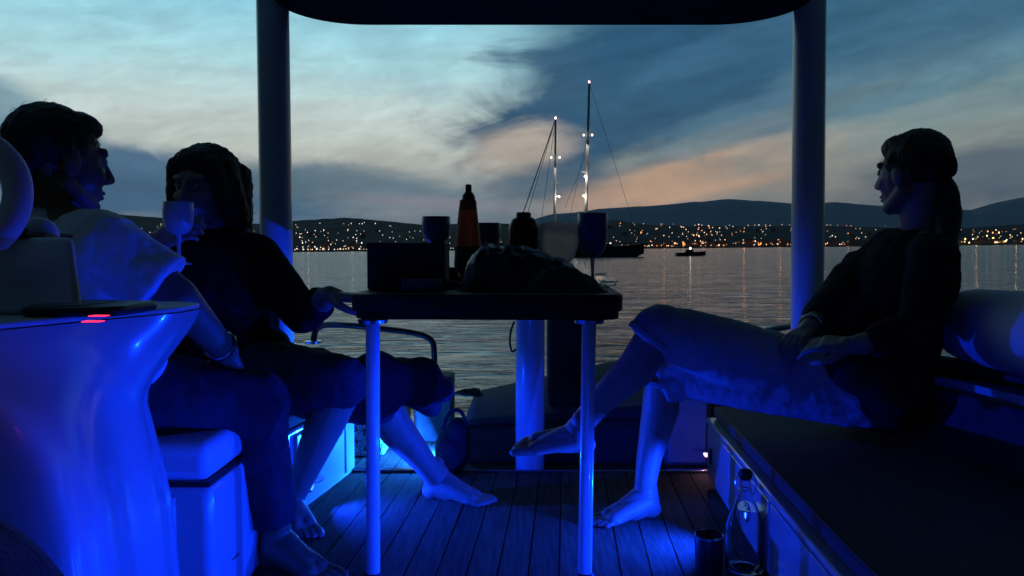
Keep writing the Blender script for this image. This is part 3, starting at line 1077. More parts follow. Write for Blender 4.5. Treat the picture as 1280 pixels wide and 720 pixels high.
XR = [(0.0, 212), (.20, 208), (.35, 200), (.45, 186), (.53, 173), (.56, 176), (.60, 195), (.635, 212), (.665, 226), (.685, 233), (.694, 235)]
XM = [(0.0, 124), (.20, 122), (.35, 118), (.45, 108), (.53, 88), (.56, 72), (.60, 44), (.635, 0), (.665, -30), (.685, -45), (.694, -50)]
rings = []
for i in range(34):
    z = .694 * i / 33
    xr = (interp(XR, z) - 640) / 1000 * 1.36
    xm = (interp(XM, z) - 640) / 1000 * 1.0
    pl = [V((xr, 1.36)), V((xr * 1.48 / 1.36 - .05, 1.48)), V((-1.30, 1.55)), V((-1.32, .95)), V((xm - .10, .93)), V((xm, 1.0)), V((xm * .45 + xr * .55, 1.18))]
    rings.append([V((p.x, p.y, z)) for p in closed_curve(pl, 9)])
MB().rings(rings).build('body', 'gelcoat', con, angle=60)
top_ring = [V((p.x, p.y)) for p in rings[-1]]
c0 = sum(top_ring, V((0, 0))) / len(top_ring)
MB().prism([c0 + (p - c0) * .992 for p in top_ring], .695, .704).build('dashboard', 'dash_top', con, bevel=.003)
# instrument pod
pod_pts = []
a, b = P(22, 296, 1.29), P(92, 297, 1.29)
c, d = P(104, 393, 1.16), P(-60, 393, 1.30)
pb = MB()
zt, zb = a.z, .7045
ring0 = [V((-1.15, 1.16, zb)), V((c.x, 1.16, zb)), V((c.x * 1.46 / 1.16 - .01, 1.46, zb)), V((-1.15, 1.46, zb))]
ring1 = [V((-1.10, 1.29, zt)), V((b.x, 1.29, zt)), V((b.x * 1.42 / 1.29 - .006, 1.42, zt - .005)), V((-1.10, 1.42, zt - .005))]
pb.rings([ring0, ring1])
pod = pb.build('instrument_pod', 'canopy', con, bevel=.012)
sub(MB().box((-1.10, 1.285, zt), (b.x * 1.425 / 1.29, 1.425, zt + .008)), 'pod_rim', 'rubber', pod, bevel=.003)
q = P(48, 281, 1.36)
sub(MB().ell((q.x, 1.36, zt), (.032, .035, .035)), 'compass', 'canopy', pod)
# steering wheel
wc = P(-58, 245, 1.18)
wn = V((.12, -1, .18)).normalized()
wx_, wy_, _ = frame_of(wn)
Rw = .0885
wheel = MB().tube([wc + (wx_ * cos(2 * pi * k / 48) + wy_ * sin(2 * pi * k / 48)) * Rw for k in range(49)], .0205, 16).build('steering_wheel', 'vinyl_white', con)
hb = MB()
hb.lathe(wc - wn * .012, [(.001, 0), (.03, 0), (.034, .01), (.03, .024), (.001, .026)], 20, wn)
for k in range(3):
    a_ = .5 + 2 * pi * k / 3
    hb.capsule(wc, .008, wc + (wx_ * cos(a_) + wy_ * sin(a_)) * Rw, .007, 8)
hb.capsule(wc - wn * .01, .016, V((wc.x + .0, 1.34, wc.z - .06)), .02, 12)
sub(hb, 'hub', 'black', wheel)

# handheld display lying on the dash
dis = thing('marine_display', 'black handheld display with glowing red digits lying on the dash', 'display', (P(115, 405, 1.18).x, 1.2, .704))
l0, l1 = P(42, 405, 1.17).x, P(187, 405, 1.22).x
pl = rounded_rect(l0, 1.12, l1, 1.27, .03)
MB().prism(pl, .7045, .719).build('case', 'black', dis, bevel=.005)
MB().prism(rounded_rect(l0 + .012, 1.132, l1 - .06, 1.258, .012), .7192, .7205).build('screen', 'black', dis, bevel=.0005)
dg = MB()
for px, py in ((116.5, 402), (124, 395)):
    dd = (CAM_H - .721) / ((py - 311.5) / 1000)
    q = P(px, py, dd)
    dg.box((q.x - .0095, q.y - .007, .7206), (q.x - .001, q.y + .007, .7216)).box((q.x + .001, q.y - .006, .7206), (q.x + .0095, q.y + .006, .7216))
dg.build('red_digits', 'led_red', dis, smooth=False)['kind'] = 'stuff'
q = P(120, 398, .88)
lamp_light(dis, 'POINT', (P(116, 402, .89).x, .93, .745), .012, (1, .05, .09), .01)

# dark round seat back in the near left corner
hs = thing('pilot_chair', 'dark rounded seat back in the bottom left corner', 'seat', (-.5, .72, 0))
sx0 = P(113, 700, .72).x
sb = MB()
rings = []
for k in range(15):
    a_ = pi * k / 14
    pass
prof = [(sx0 - .19 + .19 * cos(a_), .0 + .37 + .205 * sin(a_)) for a_ in [pi * k / 20 for k in range(21)]]
poly = [(sx0, .05)] + prof + [(sx0 - .38, .05)]
vs = [V((x, y, z)) for y in (.66, .76) for x, z in poly]
n = len(poly)
sb.add(vs, [tuple(range(n)), tuple(range(2 * n - 1, n - 1, -1))] + [(j, n + j, n + (j + 1) % n, (j + 1) % n) for j in range(n)])
sb.build('backrest', 'vinyl_dark', hs, bevel=.025)
MB().box((sx0 - .33, .42, .02), (sx0 - .05, .67, .30)).build('pedestal', 'black', hs, bevel=.02)

# ------------------------------------------------------------------ table
tab = thing('table', 'dark table on two slim white legs and a thick white pedestal', 'table', (-.05, 2.4, 0))
tx0, tx1 = P(434, 380, 1.88).x, P(781, 380, 1.88).x
poly = rot2(rounded_rect(tx0, 1.86, tx1, 2.93, .07), YAW * .6, (tx0 / 2 + tx1 / 2, 1.93))
zt_, zb_ = .694, .634
MB().prism(poly, zb_ + .018, zt_).build('tabletop', 'table', tab, bevel=.006)
c_ = sum((V(p) for p in poly), V((0, 0))) / len(poly)
MB().prism([c_ + (V(p) - c_) * .975 for p in poly], zb_, zb_ + .018).build('apron', 'table', tab, smooth=False)
for (xt, xb) in ((466, 466.5), (736.5, 731)):
    a, b = P(xt, 400, 1.89), P(xb, 718, 1.89)
    a.z, b.z = zb_, .016
    lg = MB().capsule(b, .0168, a, .0168, 20, round_=False).build('leg', 'white_paint', tab)
    sub(MB().lathe((a.x, a.y, zb_ - .012), [(.0169, 0), (.034, .003), (.036, .0115), (.001, .0118)], 18), 'leg_flange', 'steel', lg)
    sub(MB().lathe((b.x, b.y, .004), [(.001, 0), (.024, 0), (.026, .008), (.019, .02), (.0171, .02)], 18), 'foot_cap', 'rubber', lg)
pc = P(662.5, 500, 2.88)
ped = MB().lathe((pc.x, pc.y, .0045), [(.001, 0), (.050, 0), (.0525, .004), (.0525, zb_ - .005)], 32).build('pedestal', 'white_paint', tab)
sub(MB().lathe((pc.x, pc.y, zb_ - .02), [(.053, 0), (.062, .004), (.066, .018), (.053, .0185)], 32, cap=False), 'pedestal_collar', 'steel', ped)

# ------------------------------------------------------------------ stern
ss = thing('stern_sunpad', 'low dark sunpad at the stern behind the table pedestal', 'sunpad', (.15, 3.1, 0))
sp0, sp1 = P(570, 580, 2.92).x, P(845, 580, 2.92).x
MB().add([(sp0, 2.92, .0042), (sp1, 2.92, .0042), (sp1, 3.42, .0042), (sp0, 3.42, .0042), (sp0 + .02, 2.96, .13), (sp1, 2.96, .17), (sp1, 3.42, .24), (sp0 + .02, 3.42, .13)],
         [(3, 2, 1, 0), (4, 5, 6, 7), (0, 1, 5, 4), (1, 2, 6, 5), (2, 3, 7, 6), (3, 0, 4, 7)]).build('base', 'vinyl_dark', ss, bevel=.025)
MB().add([(sp0 + .015, 2.965, .133), (sp1 - .01, 2.965, .173), (sp1 - .01, 3.41, .243), (sp0 + .03, 3.41, .133), (sp0 + .05, 2.97, .165), (sp1 - .03, 2.97, .215), (sp1 - .03, 3.40, .36), (sp0 + .05, 3.40, .195)],
         [(3, 2, 1, 0), (4, 5, 6, 7), (0, 1, 5, 4), (1, 2, 6, 5), (2, 3, 7, 6), (3, 0, 4, 7)]).build('cushion', 'vinyl_dark', ss, bevel=.03)

b0, b1 = P(684, 500, 3.02), P(731, 500, 3.02)
bg_ = MB().box((b0.x, 2.99, .205), (b1.x, 3.11, .655)).build('storage_bag', 'black_cloth', bevel=.02, at=V((b0.x, 3.05, .2)), disp=(.012, .08))
tag(bg_, 'tall narrow black bag standing right of the white table pedestal', 'bag')
mb = MB()
lx0, lx1 = P(832, 560, 2.9).x, P(889, 560, 2.9).x
lk = thing('stern_locker', 'dark purple-lit locker beside the end of the right bench', 'locker', ((lx0 + lx1) / 2, 2.95, 0))
MB().box((lx0, 2.90, .0045), (lx1, 3.30, .285)).build('body', 'vinyl_grey', lk, bevel=.012)
MB().box((lx0 + .01, 2.893, .02), (lx1 - .02, 2.902, .27)).build('door', 'canopy', lk, bevel=.003)

# rope coil and rope loop
rc = P(586, 478, 3.2)
pts = []
for k in range(120):
    t = k / 119
    a_ = t * 9 * pi
    rr0 = .022 + .030 * t + .004 * sin(2.3 * a_)
    pts.append(rc + V((rr0 * cos(a_), rr0 * .9 * sin(a_), .012 + .010 * sin(7 * t) ** 2 + .004 * sin(1.7 * a_))))
zsup = .205
pts = [V((p.x, p.y, p.z - rc.z + zsup)) for p in pts]
tag(MB().tube(pts, .0055, 6).build('rope_coil', 'rope', at=V((rc.x, rc.y, zsup))), 'small dark coil of rope lying on the stern sunpad', 'rope')
pr = P(640, 410, 2.85)
lp = [P(643, 402, 2.83), P(638, 415, 2.82), P(637, 430, 2.82), P(640, 442, 2.82), P(645, 437, 2.82)]
for p in lp:
    p.y = 2.84
tag(MB().tube(lp, .0042, 6, 2).build('rope_loop', 'rope', at=lp[0]), 'thin dark loop of cord hanging on the table pedestal', 'cord')
# black bag with straps by the foot
bgp = P(563, 560, 2.72)
bb = thing('beach_bag', 'small black soft bag with handles behind the bare foot', 'bag', (bgp.x, 2.8, .004))
MB().ell((bgp.x, 2.80, .085), (.065, .075, .082)).ell((bgp.x + .02, 2.80, .15), (.045, .06, .06)).build('bag_body', 'black_cloth', bb, remesh=.008, disp=(.018, .05))
MB().tube([(bgp.x - .03, 2.77, .17), (bgp.x - .01, 2.76, .235), (bgp.x + .035, 2.76, .245), (bgp.x + .055, 2.77, .18)], .007, 8, 2).build('handle', 'black_cloth', bb)
# patterned bag in the lit passage on the left
tg = P(449, 560, 2.98)
tb = thing('patterned_bag', 'white bag with black scroll pattern in the lit left passage', 'bag', (tg.x, 3.1, .004))
MB().add([(tg.x - .06, 3.02, .005), (tg.x + .09, 3.02, .005), (tg.x + .09, 3.16, .005), (tg.x - .06, 3.16, .005),
          (tg.x - .05, 3.05, .27), (tg.x + .055, 3.05, .25), (tg.x + .05, 3.13, .25), (tg.x - .05, 3.13, .27)],
         [(3, 2, 1, 0), (4, 5, 6, 7), (0, 1, 5, 4), (1, 2, 6, 5), (2, 3, 7, 6), (3, 0, 4, 7)]).build('bag_body', 'scroll', tb, bevel=.02)
MB().tube([(tg.x - .03, 3.06, .26), (tg.x - .01, 3.07, .33), (tg.x + .02, 3.07, .33), (tg.x + .04, 3.06, .25)], .006, 8, 2).build('handle', 'napkin', tb)

# stern rails
def rail(name, pts, label):
    t = thing(name, label, 'rail', pts[-1])
    MB().tube(pts, .0125, 12, 3).build('rail_tube', 'black', t)
    for p in (pts[0], pts[-1]):
        MB().lathe((p.x, p.y, p.z - .004), [(.001, 0), (.032, 0), (.032, .008), (.015, .012)], 16).build('rail_foot', 'steel', t)


RD = 3.35
p1 = [P(543, 470, RD), P(543, 440, RD), P(541, 424, RD), P(520, 416, RD), P(478, 411, RD), P(430, 406, RD - .1), P(395, 406, 3.05), P(392, 470, 3.0)]
p1[0].z = .275
p1[-1].z = GZ
rail('stern_rail', list(reversed(p1)), 'bent steel tube rail at the left stern corner')
p2 = [P(900, 478, RD), P(902, 448, RD), P(908, 428, RD), P(940, 417, RD), P(985, 408, 3.2), P(1012, 405, 3.05), P(1013, 460, 2.98)]
p2[0].z, p2[-1].z = .2, GZ
rail('stern_rail', p2, 'bent steel tube rail beside the right canopy post')
MB2 = MB().box((p1[0].x - .08, 3.28, -.004), (p1[0].x + .08, 3.44, .274))
tag(MB2.build('stern_post', 'vinyl_grey', bevel=.015, at=V((p1[0].x, 3.36, 0))), 'small grey corner block under the left stern rail', 'block')
tag(MB().box((p2[0].x - .07, 3.3, -.004), (p2[0].x + .07, 3.44, .199)).build('stern_post', 'vinyl_grey', bevel=.015, at=V((p2[0].x, 3.37, 0))), 'small grey corner block under the right stern rail', 'block')

cp = [(.978, 2.70), (1.052, 2.40), (1.160, 2.1), (1.245, 1.5), (1.325, .75)]
pv = []
for x_, y_ in cp:
    pv += [V((x_ - .030, y_, .262)), V((x_ - .012, y_, .425)), V((x_ + .016, y_, .425)), V((x_ + .016, y_, .262))]
pf = [(i_ * 4 + j_, i_ * 4 + (j_ + 1) % 4, i_ * 4 + 4 + (j_ + 1) % 4, i_ * 4 + 4 + j_) for i_ in range(4) for j_ in range(4)] + [(0, 1, 2, 3), (19, 18, 17, 16)]
MB().add(pv, pf).build('darkening_pad', 'vinyl_dark', seatR, bevel=.008)  # dark pad added over the inner hull side to dim it
# bolster backrest on the right gunwale
bol = thing('bolster', 'fat white padded bolster on the right gunwale behind the woman', 'bolster', (1.3, 2.0, GZ))
e0, e1 = P(1211, 406, 2.22), P(1330, 424, 1.78)
dv = (e1 - e0).normalized()
e2 = e0 + dv * 1.1
bx = MB()
prof = [(.03, 0), (.068, .008), (.088, .028), (.0975, .058), (.101, .10)] + [(.102, .10 + .1 * k) for k in range(1, 9)] + [(.099, .94), (.085, .975), (.03, .995)]
bx.lathe(e0 - dv * .05, prof, 28, dv)
bx.build('pad', 'vinyl_pale', bol)
MB().tube([e0, e2], .014, 8).build('core_tube', 'steel', bol)
for f in (.02, .5, .85):
    c = e0 + dv * (.0 + .9 * f)
    MB().tube([c, V((c.x - .005, c.y, GZ + .03))], .011, 10).build('bracket', 'steel', bol)
st_ = P(1163, 430, 2.27)
MB().tube([e0 - dv * .03 + V((0, -.02, -.05)), st_ + V((.02, 0, .0)), st_ + V((0, 0, -.03)), P(1150, 452, 2.35)], .012, 8, 2).build('strap', 'black_cloth', bol)

# ================================================================== courtesy lamps (blue LEDs)
BLUE = (0.0015, 0.030, 1.0)
EK = 3.0


def courtesy_lamp(pos, nrm_, energy, label, color=BLUE, lens='led_blue', r=.018, group=None, spread=112, tilt=-6, added_hood=24):
    pos, nrm_ = V(pos), V(nrm_).normalized()
    t = thing('courtesy_lamp', label, 'lamp', pos, group)
    MB().lathe(pos, [(.001, 0), (r * 1.45, 0), (r * 1.45, .003), (r * 1.05, .007), (r * 1.02, .003)], 20, nrm_, cap=False).build('bezel', 'steel', t)
    MB().lathe(pos, [(.001, .001), (r, .001), (r * .95, .004), (r * .5, .0055), (.001, .006)], 20, nrm_).build('lens', lens, t)
    hx = V((nrm_.y, -nrm_.x, 0)).normalized()
    hn = V((nrm_.x, nrm_.y, 0)).normalized()
    if added_hood:                      # metal eyelid added and sized to cut the light below face height
        hv_ = []
        for zz_ in (.0135, .0165):
            for k_ in range(9):
                a_ = pi * k_ / 8
                hv_.append(pos + hx * cos(a_) * max(.036, .022 + .0135 / math.tan(radians(added_hood))) + hn * (.002 + (.012 + .0135 / math.tan(radians(added_hood))) * sin(a_)) + V((0, 0, zz_)))
        MB().add(hv_, [tuple(range(8, -1, -1)), tuple(range(9, 18))] + [(k_, k_ + 1, k_ + 10, k_ + 9) for k_ in range(8)] + [(8, 0, 9, 17)]).build('added_hood', 'steel', t, smooth=False)
    aim = (V((nrm_.x, nrm_.y, 0)).normalized() + V((0, 0, -math.tan(radians(tilt))))).normalized()
    lamp_light(t, 'AREA', pos + nrm_ * .014, energy * EK, color, r * .45, aim, radians(spread))


def on_bench(d, z):
    p = fa + u * ((d - 1.36) / u.y) - nn * 0
    return V((p.x, p.y, z)) - V((nn.x, nn.y, 0)) * .007


NB_ = -V((nn.x, nn.y, 0))
for d, e, hd, lb_ in ((.95, 2.3, 24, 'blue courtesy lamp on the bench front nearest the lens'), (1.50, 1.9, 28, 'blue courtesy lamp on the bench front before the glass bottle'),
                  (2.10, 3.0, 28, 'blue courtesy lamp on the bench front behind the glass bottle')):
    courtesy_lamp(on_bench(d, .10), NB_, e, lb_, added_hood=hd)
courtesy_lamp((P(280, 702, 1.83).x, 1.80, .085), (1, .15, .1), .9, 'blue courtesy lamp low beside the white box seat')
pL = V((-.655, 2.34)) + u2_ * .10
courtesy_lamp((pL.x + .013, pL.y, .075), (n2.x, n2.y, .05), 2.2, 'blue courtesy lamp low on the left bench front')
courtesy_lamp((sp0 + .004, 3.05, .075), (-1, -.15, -.1), 9.0, 'blue courtesy lamp lighting the planks of the left passage', (0.006, 0.13, 1.0), spread=150, tilt=22, added_hood=50)
step = MB().box((-.55, .20, -.003), (.50, .40, .30))  # unseen step added to carry a front lamp of guessed position
tag(step.build('added_step', 'gelcoat', bevel=.01, at=V((0, .3, 0))), 'unseen white step added to carry the front lamp', 'step')
courtesy_lamp((.02, .404, .12), (0, 1, 0), 0.45, 'blue courtesy lamp added on the unseen forward step', added_hood=14)
courtesy_lamp((P(886, 580, 2.88).x - .006, 2.886, .055), (-.25, -1, .1), .010, 'pinkish courtesy lamp at the foot of the stern locker', (1, .5, .8), 'led_white', .012)

# ================================================================== things on the table
TZ = .6945


def goblet(px0, px1, ytop, ybowl, d, mat, label, zbase=TZ, stem=True, group=None, colour_stem=None):
    a, b = P(px0, ytop, d), P(px1, ytop, d)
    r = (b.x - a.x) / 2
    cx = (a.x + b.x) / 2
    zt, zb = a.z, P(px0, ybowl, d).z
    h = zt - zb
    t = thing('goblet', label, 'cup', (cx, d, zbase), group)
    o = [(r * .16, zb), (r * .55, zb + h * .06), (r * .84, zb + h * .22), (r * .97, zb + h * .45), (r, zb + h * .7), (r * .985, zt)]
    i = [(x - .0022, z + (.003 if k == 0 else .0005)) for k, (x, z) in enumerate(o)][::-1]
    MB().lathe((cx, d, 0), o + [(r * .97, zt + .0008)] + i + [(.001, zb + .004)], 36, cap=False).build('bowl', mat, t, angle=0)
    if stem:
        MB().lathe((cx, d, 0), [(.001, zbase + .0005), (r * .80, zbase + .0005), (r * .80, zbase + .003), (r * .25, zbase + .008), (.0048, zbase + .018), (.0042, (zb + zbase) / 2), (.006, zb - .004), (r * .2, zb + .002)], 24).build(
            'stem', colour_stem or mat, t, angle=60)
    return t


goblet(527, 563, 271, 306, 2.75, 'cup_purple', 'violet plastic goblet standing behind the black box')
goblet(594, 626, 279, 312, 2.80, 'cup_smoke', 'smoky violet goblet between the red-brown bottle and the jar')
goblet(675, 723, 279, 331, 2.30, 'cup_frost', 'frosted white goblet between the brown jar and violet goblet')
goblet(722, 760, 267, 322, 2.20, 'cup_purple', 'tall violet goblet on the right end of the table')

# red-brown bottle with dark cap
d = 2.35
bx_ = P(585, 300, d).x
zz = lambda y: P(585, y, d).z
rr = lambda w_: w_ / 2 * d / 1000
bt = thing('sauce_bottle', 'tall tapered red-brown bottle with stepped dark cap', 'bottle', (bx_, d, TZ))
MB().lathe((bx_, d, 0), [(.001, TZ), (rr(32), TZ + .001), (rr(34), TZ + .006), (rr(34), zz(330)), (rr(31), zz(300)), (rr(27), zz(280)), (rr(22), zz(258)), (rr(20), zz(250)), (.001, zz(249))], 28).build('body', 'amber', bt)
MB().lathe((bx_ + .002, d, 0), [(rr(21), zz(262)), (rr(20), zz(252)), (rr(17), zz(250)), (rr(15), zz(244)), (rr(13), zz(243)), (rr(10.5), zz(241)), (rr(8), zz(240)), (rr(7.6), zz(231)), (.001, zz(230))], 24).build('cap', 'black', bt)
MB().lathe((bx_, d, 0), [(rr(34.6), zz(352)), (rr(34.8), zz(330)), (rr(32.4), zz(308)), (rr(31.6), zz(308))], 28, cap=False).build('label_band', 'label_dark', bt)

# brown jar with neck
d = 2.30
jx = P(654.5, 300, d).x
zz = lambda y: P(654, y, d).z
jr = thing('jar', 'dark brown round-shouldered jar with short cap', 'jar', (jx, d, TZ))
MB().lathe((jx, d, 0), [(.001, TZ), (rr(36), TZ + .001), (rr(37.5), TZ + .008), (rr(37.5), zz(288)), (rr(36), zz(281)), (rr(31), zz(275)), (rr(23), zz(272)), (.001, zz(271.5))], 32).build('body', 'jar', jr)
MB().lathe((jx, d, 0), [(rr(18), zz(273)), (rr(18.6), zz(272)), (rr(18.6), zz(266.5)), (rr(17), zz(265.5)), (.001, zz(265.3))], 28).build('cap', 'black', jr)

# black box, blue pack, white napkin, round dark fruit
d = 2.08
a, b = P(459, 304, d), P(557, 304, d)
bo = thing('carton', 'black rectangular box standing on the left of the table', 'box', ((a.x + b.x) / 2, d, TZ))
MB().box((a.x, d, TZ + .0005), (b.x, d + .11, a.z), rot=radians(-2)).build('body', 'box_dark', bo, bevel=.003)
MB().box((a.x - .001, d - .001, a.z - .016), (b.x + .001, d + .112, a.z + .001), rot=radians(-2)).build('lid', 'box_dark', bo, bevel=.002)
MB().box((a.x + .03, d - .0035, TZ + .035), (b.x - .055, d + .002, a.z - .03), rot=radians(-2), about=((a.x + b.x) / 2, d + .055, 0)).build('label', 'label_dark', bo, smooth=False)
d = 2.0
a, b = P(503, 349, d), P(551, 370, d)
pk = thing('snack_pack', 'blue paper pack lying in front of the black box', 'packet', ((a.x + b.x) / 2, d, TZ))
MB().box((a.x, d - .01, TZ + .0005), (b.x, d + .045, a.z)).build('body', 'pack_blue', pk, bevel=.004)
MB().box((a.x + .062, d - .0115, TZ + .006), (b.x - .006, d - .008, a.z - .006)).build('label', 'pack_label', pk, smooth=False)
MB().box((a.x + .006, d - .0115, TZ + .006), (a.x + .058, d - .008, a.z - .006)).build('label', 'pack_blue', pk, smooth=False)
d = 2.14
q = P(565, 352, d)
tag(MB().ell((q.x, d, TZ + .012), (.021, .02, .012)).ell((q.x + .012, d + .01, TZ + .011), (.012, .016, .010)).build('napkin', 'napkin', remesh=.004, disp=(.006, .02), at=V((q.x, d, TZ))), 'small crumpled white napkin beside the blue pack', 'napkin')
d = 2.26
q = P(562, 345, d)
fr_ = thing('fruit', 'round dark fruit behind the white napkin', 'fruit', (q.x, d, TZ))
MB().ell((q.x, d, TZ + .028), (.031, .031, .028), nu=24, nv=16).build('flesh', 'jar', fr_)
MB().tube([(q.x, d, TZ + .055), (q.x - .012, d, TZ + .068), (q.x - .022, d, TZ + .078)], .0016, 6).build('stalk', 'rubber', fr_)
# curved plate standing in the light at the bottle's foot
d = 2.03
pp = [P(578, 336, d), P(583, 352, d), P(590, 366, d), P(596, 371, d)]
pl_ = MB()
vs, fs = [], []
for k, p in enumerate(pp):
    t_ = .010
    vs += [p + V((0, 0, 0)), p + V((.022 + .004 * k, .0, 0)), p + V((.022 + .004 * k, .006, 0)), p + V((0, .006, 0))]
for k in range(len(pp) - 1):
    for j in range(4):
        fs.append((k * 4 + j, k * 4 + (j + 1) % 4, k * 4 + 4 + (j + 1) % 4, k * 4 + 4 + j))
fs += [(0, 1, 2, 3), (15, 14, 13, 12)]
tag(pl_.add(vs, fs).build('paper_strip', 'canopy', subsurf=1, at=V((pp[-1].x, d, TZ))), 'pale curled strip of paper at the foot of the bottle', 'paper')


def crumple(name, label, cat, mat, outline, d0, depth, seed, amp=.02):
    """a soft heap: outline of its top edge in the photograph, rounded over its own depth"""
    mb = MB()
    n, m = 80, 26
    x0, x1 = outline[0][0], outline[-1][0]
    vs = []
    for j in range(m + 1):
        v = j / m
        prof = sin(pi * min(1, max(0, v))) ** .55 if 0 < v < 1 else 0
        for i in range(n + 1):
            px = x0 + (x1 - x0) * i / n
            dd = d0 + depth * v
            p = P(px, 300, d0 + depth * .5)
            zt = P(px, interp(outline, px), d0 + depth * .5).z
            h = max(.003, (zt - TZ)) * prof
            x = p.x
            q = V((x, dd, TZ + .001 + h))
            nz = .9 * noise.noise(q * 15 + V((seed, 0, 0))) + 1.5 * (.28 - abs(noise.noise(q * 24 + V((0, seed, 0))))) + .9 * (.25 - abs(noise.noise(q * 52 + V((seed, seed, 0)))))
            q.z += nz * amp * (h / .06) * .6
            q.y += noise.noise(q * 25 + V((7, seed, 0))) * amp * .8
            q.z = max(q.z, TZ + .001)
            vs.append(q)
    for j in range(m + 1):
        for i in range(n + 1):
            p = vs[j * (n + 1) + i]
    top = len(vs)
    vs += [V((p.x, p.y, TZ + .0004)) for p in vs]
    fs = []
    w_ = n + 1
    for j in range(m):
        for i in range(n):
            a_ = j * w_ + i
            fs.append((a_, a_ + 1, a_ + w_ + 1, a_ + w_))
            fs.append((top + a_, top + a_ + w_, top + a_ + w_ + 1, top + a_ + 1))
    edge = [i for i in range(n)] + [j * w_ + n for j in range(m)] + [m * w_ + i for i in range(n, 0, -1)] + [j * w_ for j in range(m, 0, -1)]
    for a_, b_ in zip(edge, edge[1:] + edge[:1]):
        fs.append((a_, top + a_, top + b_, b_))
    mb.add(vs, fs)
    return tag(mb.build(name, mat, angle=0, at=V((P((x0 + x1) / 2, 350, d0 + depth / 2).x, d0 + depth / 2, TZ))), label, cat)


crumple('crisp_bag', 'large dark crumpled snack bag in the middle of the table', 'bag', 'foil',
        [(576, 360), (584, 330), (596, 312), (610, 306), (630, 305), (650, 311), (672, 317), (694, 324), (716, 331), (728, 346), (734, 362)], 2.02, .20, 3.0, .016)
crumple('paper_bag', 'crumpled brown paper bag at the right of the table', 'bag', 'paper_brown',
        [(652, 368), (664, 349), (676, 338), (692, 334), (708, 336), (722, 338), (734, 345), (746, 352), (757, 366)], 1.96, .10, 8.0, .020)
d = 2.40
for (x0, y0, x1, y1, dd, lb_) in ((744, 343, 758, 372, 2.40, 'clear plastic tub stacked behind the brown paper bag'), (752, 353, 772, 372, 2.25, 'low clear plastic tub on the right table corner')):
    a, b = P(x0, y0, dd), P(x1, y0, dd)
    t = thing('plastic_tub', lb_, 'tub', ((a.x + b.x) / 2, dd, TZ))
    MB().add([(a.x + .004, dd + .004, TZ + .001), (b.x - .004, dd + .004, TZ + .001), (b.x - .004, dd + .07, TZ + .001), (a.x + .004, dd + .07, TZ + .001),
              (a.x, dd, a.z), (b.x, dd, a.z), (b.x, dd + .075, a.z), (a.x, dd + .075, a.z)], [(3, 2, 1, 0), (4, 5, 6, 7), (0, 1, 5, 4), (1, 2, 6, 5), (2, 3, 7, 6), (3, 0, 4, 7)]).build('body', 'plastic_clear', t, smooth=False, bevel=.004)
    MB().box((a.x - .003, dd - .003, a.z + .0005), (b.x + .003, dd + .078, a.z + .005)).build('lid', 'plastic_clear', t, bevel=.002)

# ------------------------------------------------------------------ bottle and tumbler on the floor
d = 1.95
bx_ = P(931, 640, d).x
zz = lambda y: P(931, y, d).z
bot = thing('swing_top_bottle', 'clear glass swing-top bottle on the floor by the bench', 'bottle', (bx_, d, .005))
oz = [(.030, .006), (.0455, .008), (.047, .014), (.047, zz(668)), (.045, zz(655)), (.036, zz(640)), (.022, zz(622)), (.0155, zz(612)), (.0145, zz(600)), (.0165, zz(597)), (.0165, zz(594))]
iz = [(r_ - .003, z_ + (.004 if k < 2 else 0)) for k, (r_, z_) in enumerate(oz)][::-1]
MB().lathe((bx_, d, 0), oz + iz, 36, cap=False).add([], []).build('glass_body', 'glass', bot, angle=0)
MB().lathe((bx_, d, 0), [(.001, zz(599)), (.0125, zz(599)), (.0125, zz(594.5)), (.0165, zz(594)), (.017, zz(590)), (.013, zz(587)), (.001, zz(586))], 24).build('stopper', 'rubber', bot)
wr = MB()
for sx_ in (-1, 1):
    wr.tube([(bx_ + sx_ * .017, d, zz(590)), (bx_ + sx_ * .026, d - .004, zz(600)), (bx_ + sx_ * .024, d - .006, zz(614)), (bx_ + sx_ * .016, d - .004, zz(618))], .0014, 6, 2)
wr.tube([(bx_ + .0165 * cos(k * pi / 12), d + .0165 * sin(k * pi / 12), zz(611)) for k in range(25)], .0014, 6)
wr.build('wire_clasp', 'steel', bot)
d = 1.90
cx = P(886, 690, d).x
cz = P(886, 669, d).z
cupo = thing('tumbler', 'black tumbler with shiny rim beside the glass bottle', 'cup', (cx, d, .005))
MB().lathe((cx, d, 0), [(.001, .005), (.029, .005), (.031, .009), (.0345, cz), (.0335, cz + .002), (.032, cz), (.028, .014), (.001, .012)], 32, cap=False).build('body', 'black', cupo, angle=0)
MB().lathe((cx, d, 0), [(.0343, cz - .004), (.0352, cz - .003), (.0352, cz + .002), (.0335, cz + .0032), (.0318, cz + .002), (.0318, cz - .003)], 32, cap=False).build('rim', 'steel', cupo)


# ================================================================== people
def basis(fwd, up):
    f = V(fwd).normalized()
    u_ = V(up)
    u_ = (u_ - f * u_.dot(f)).normalized()
    return f, u_, f.cross(u_).normalized()          # forward, up, right


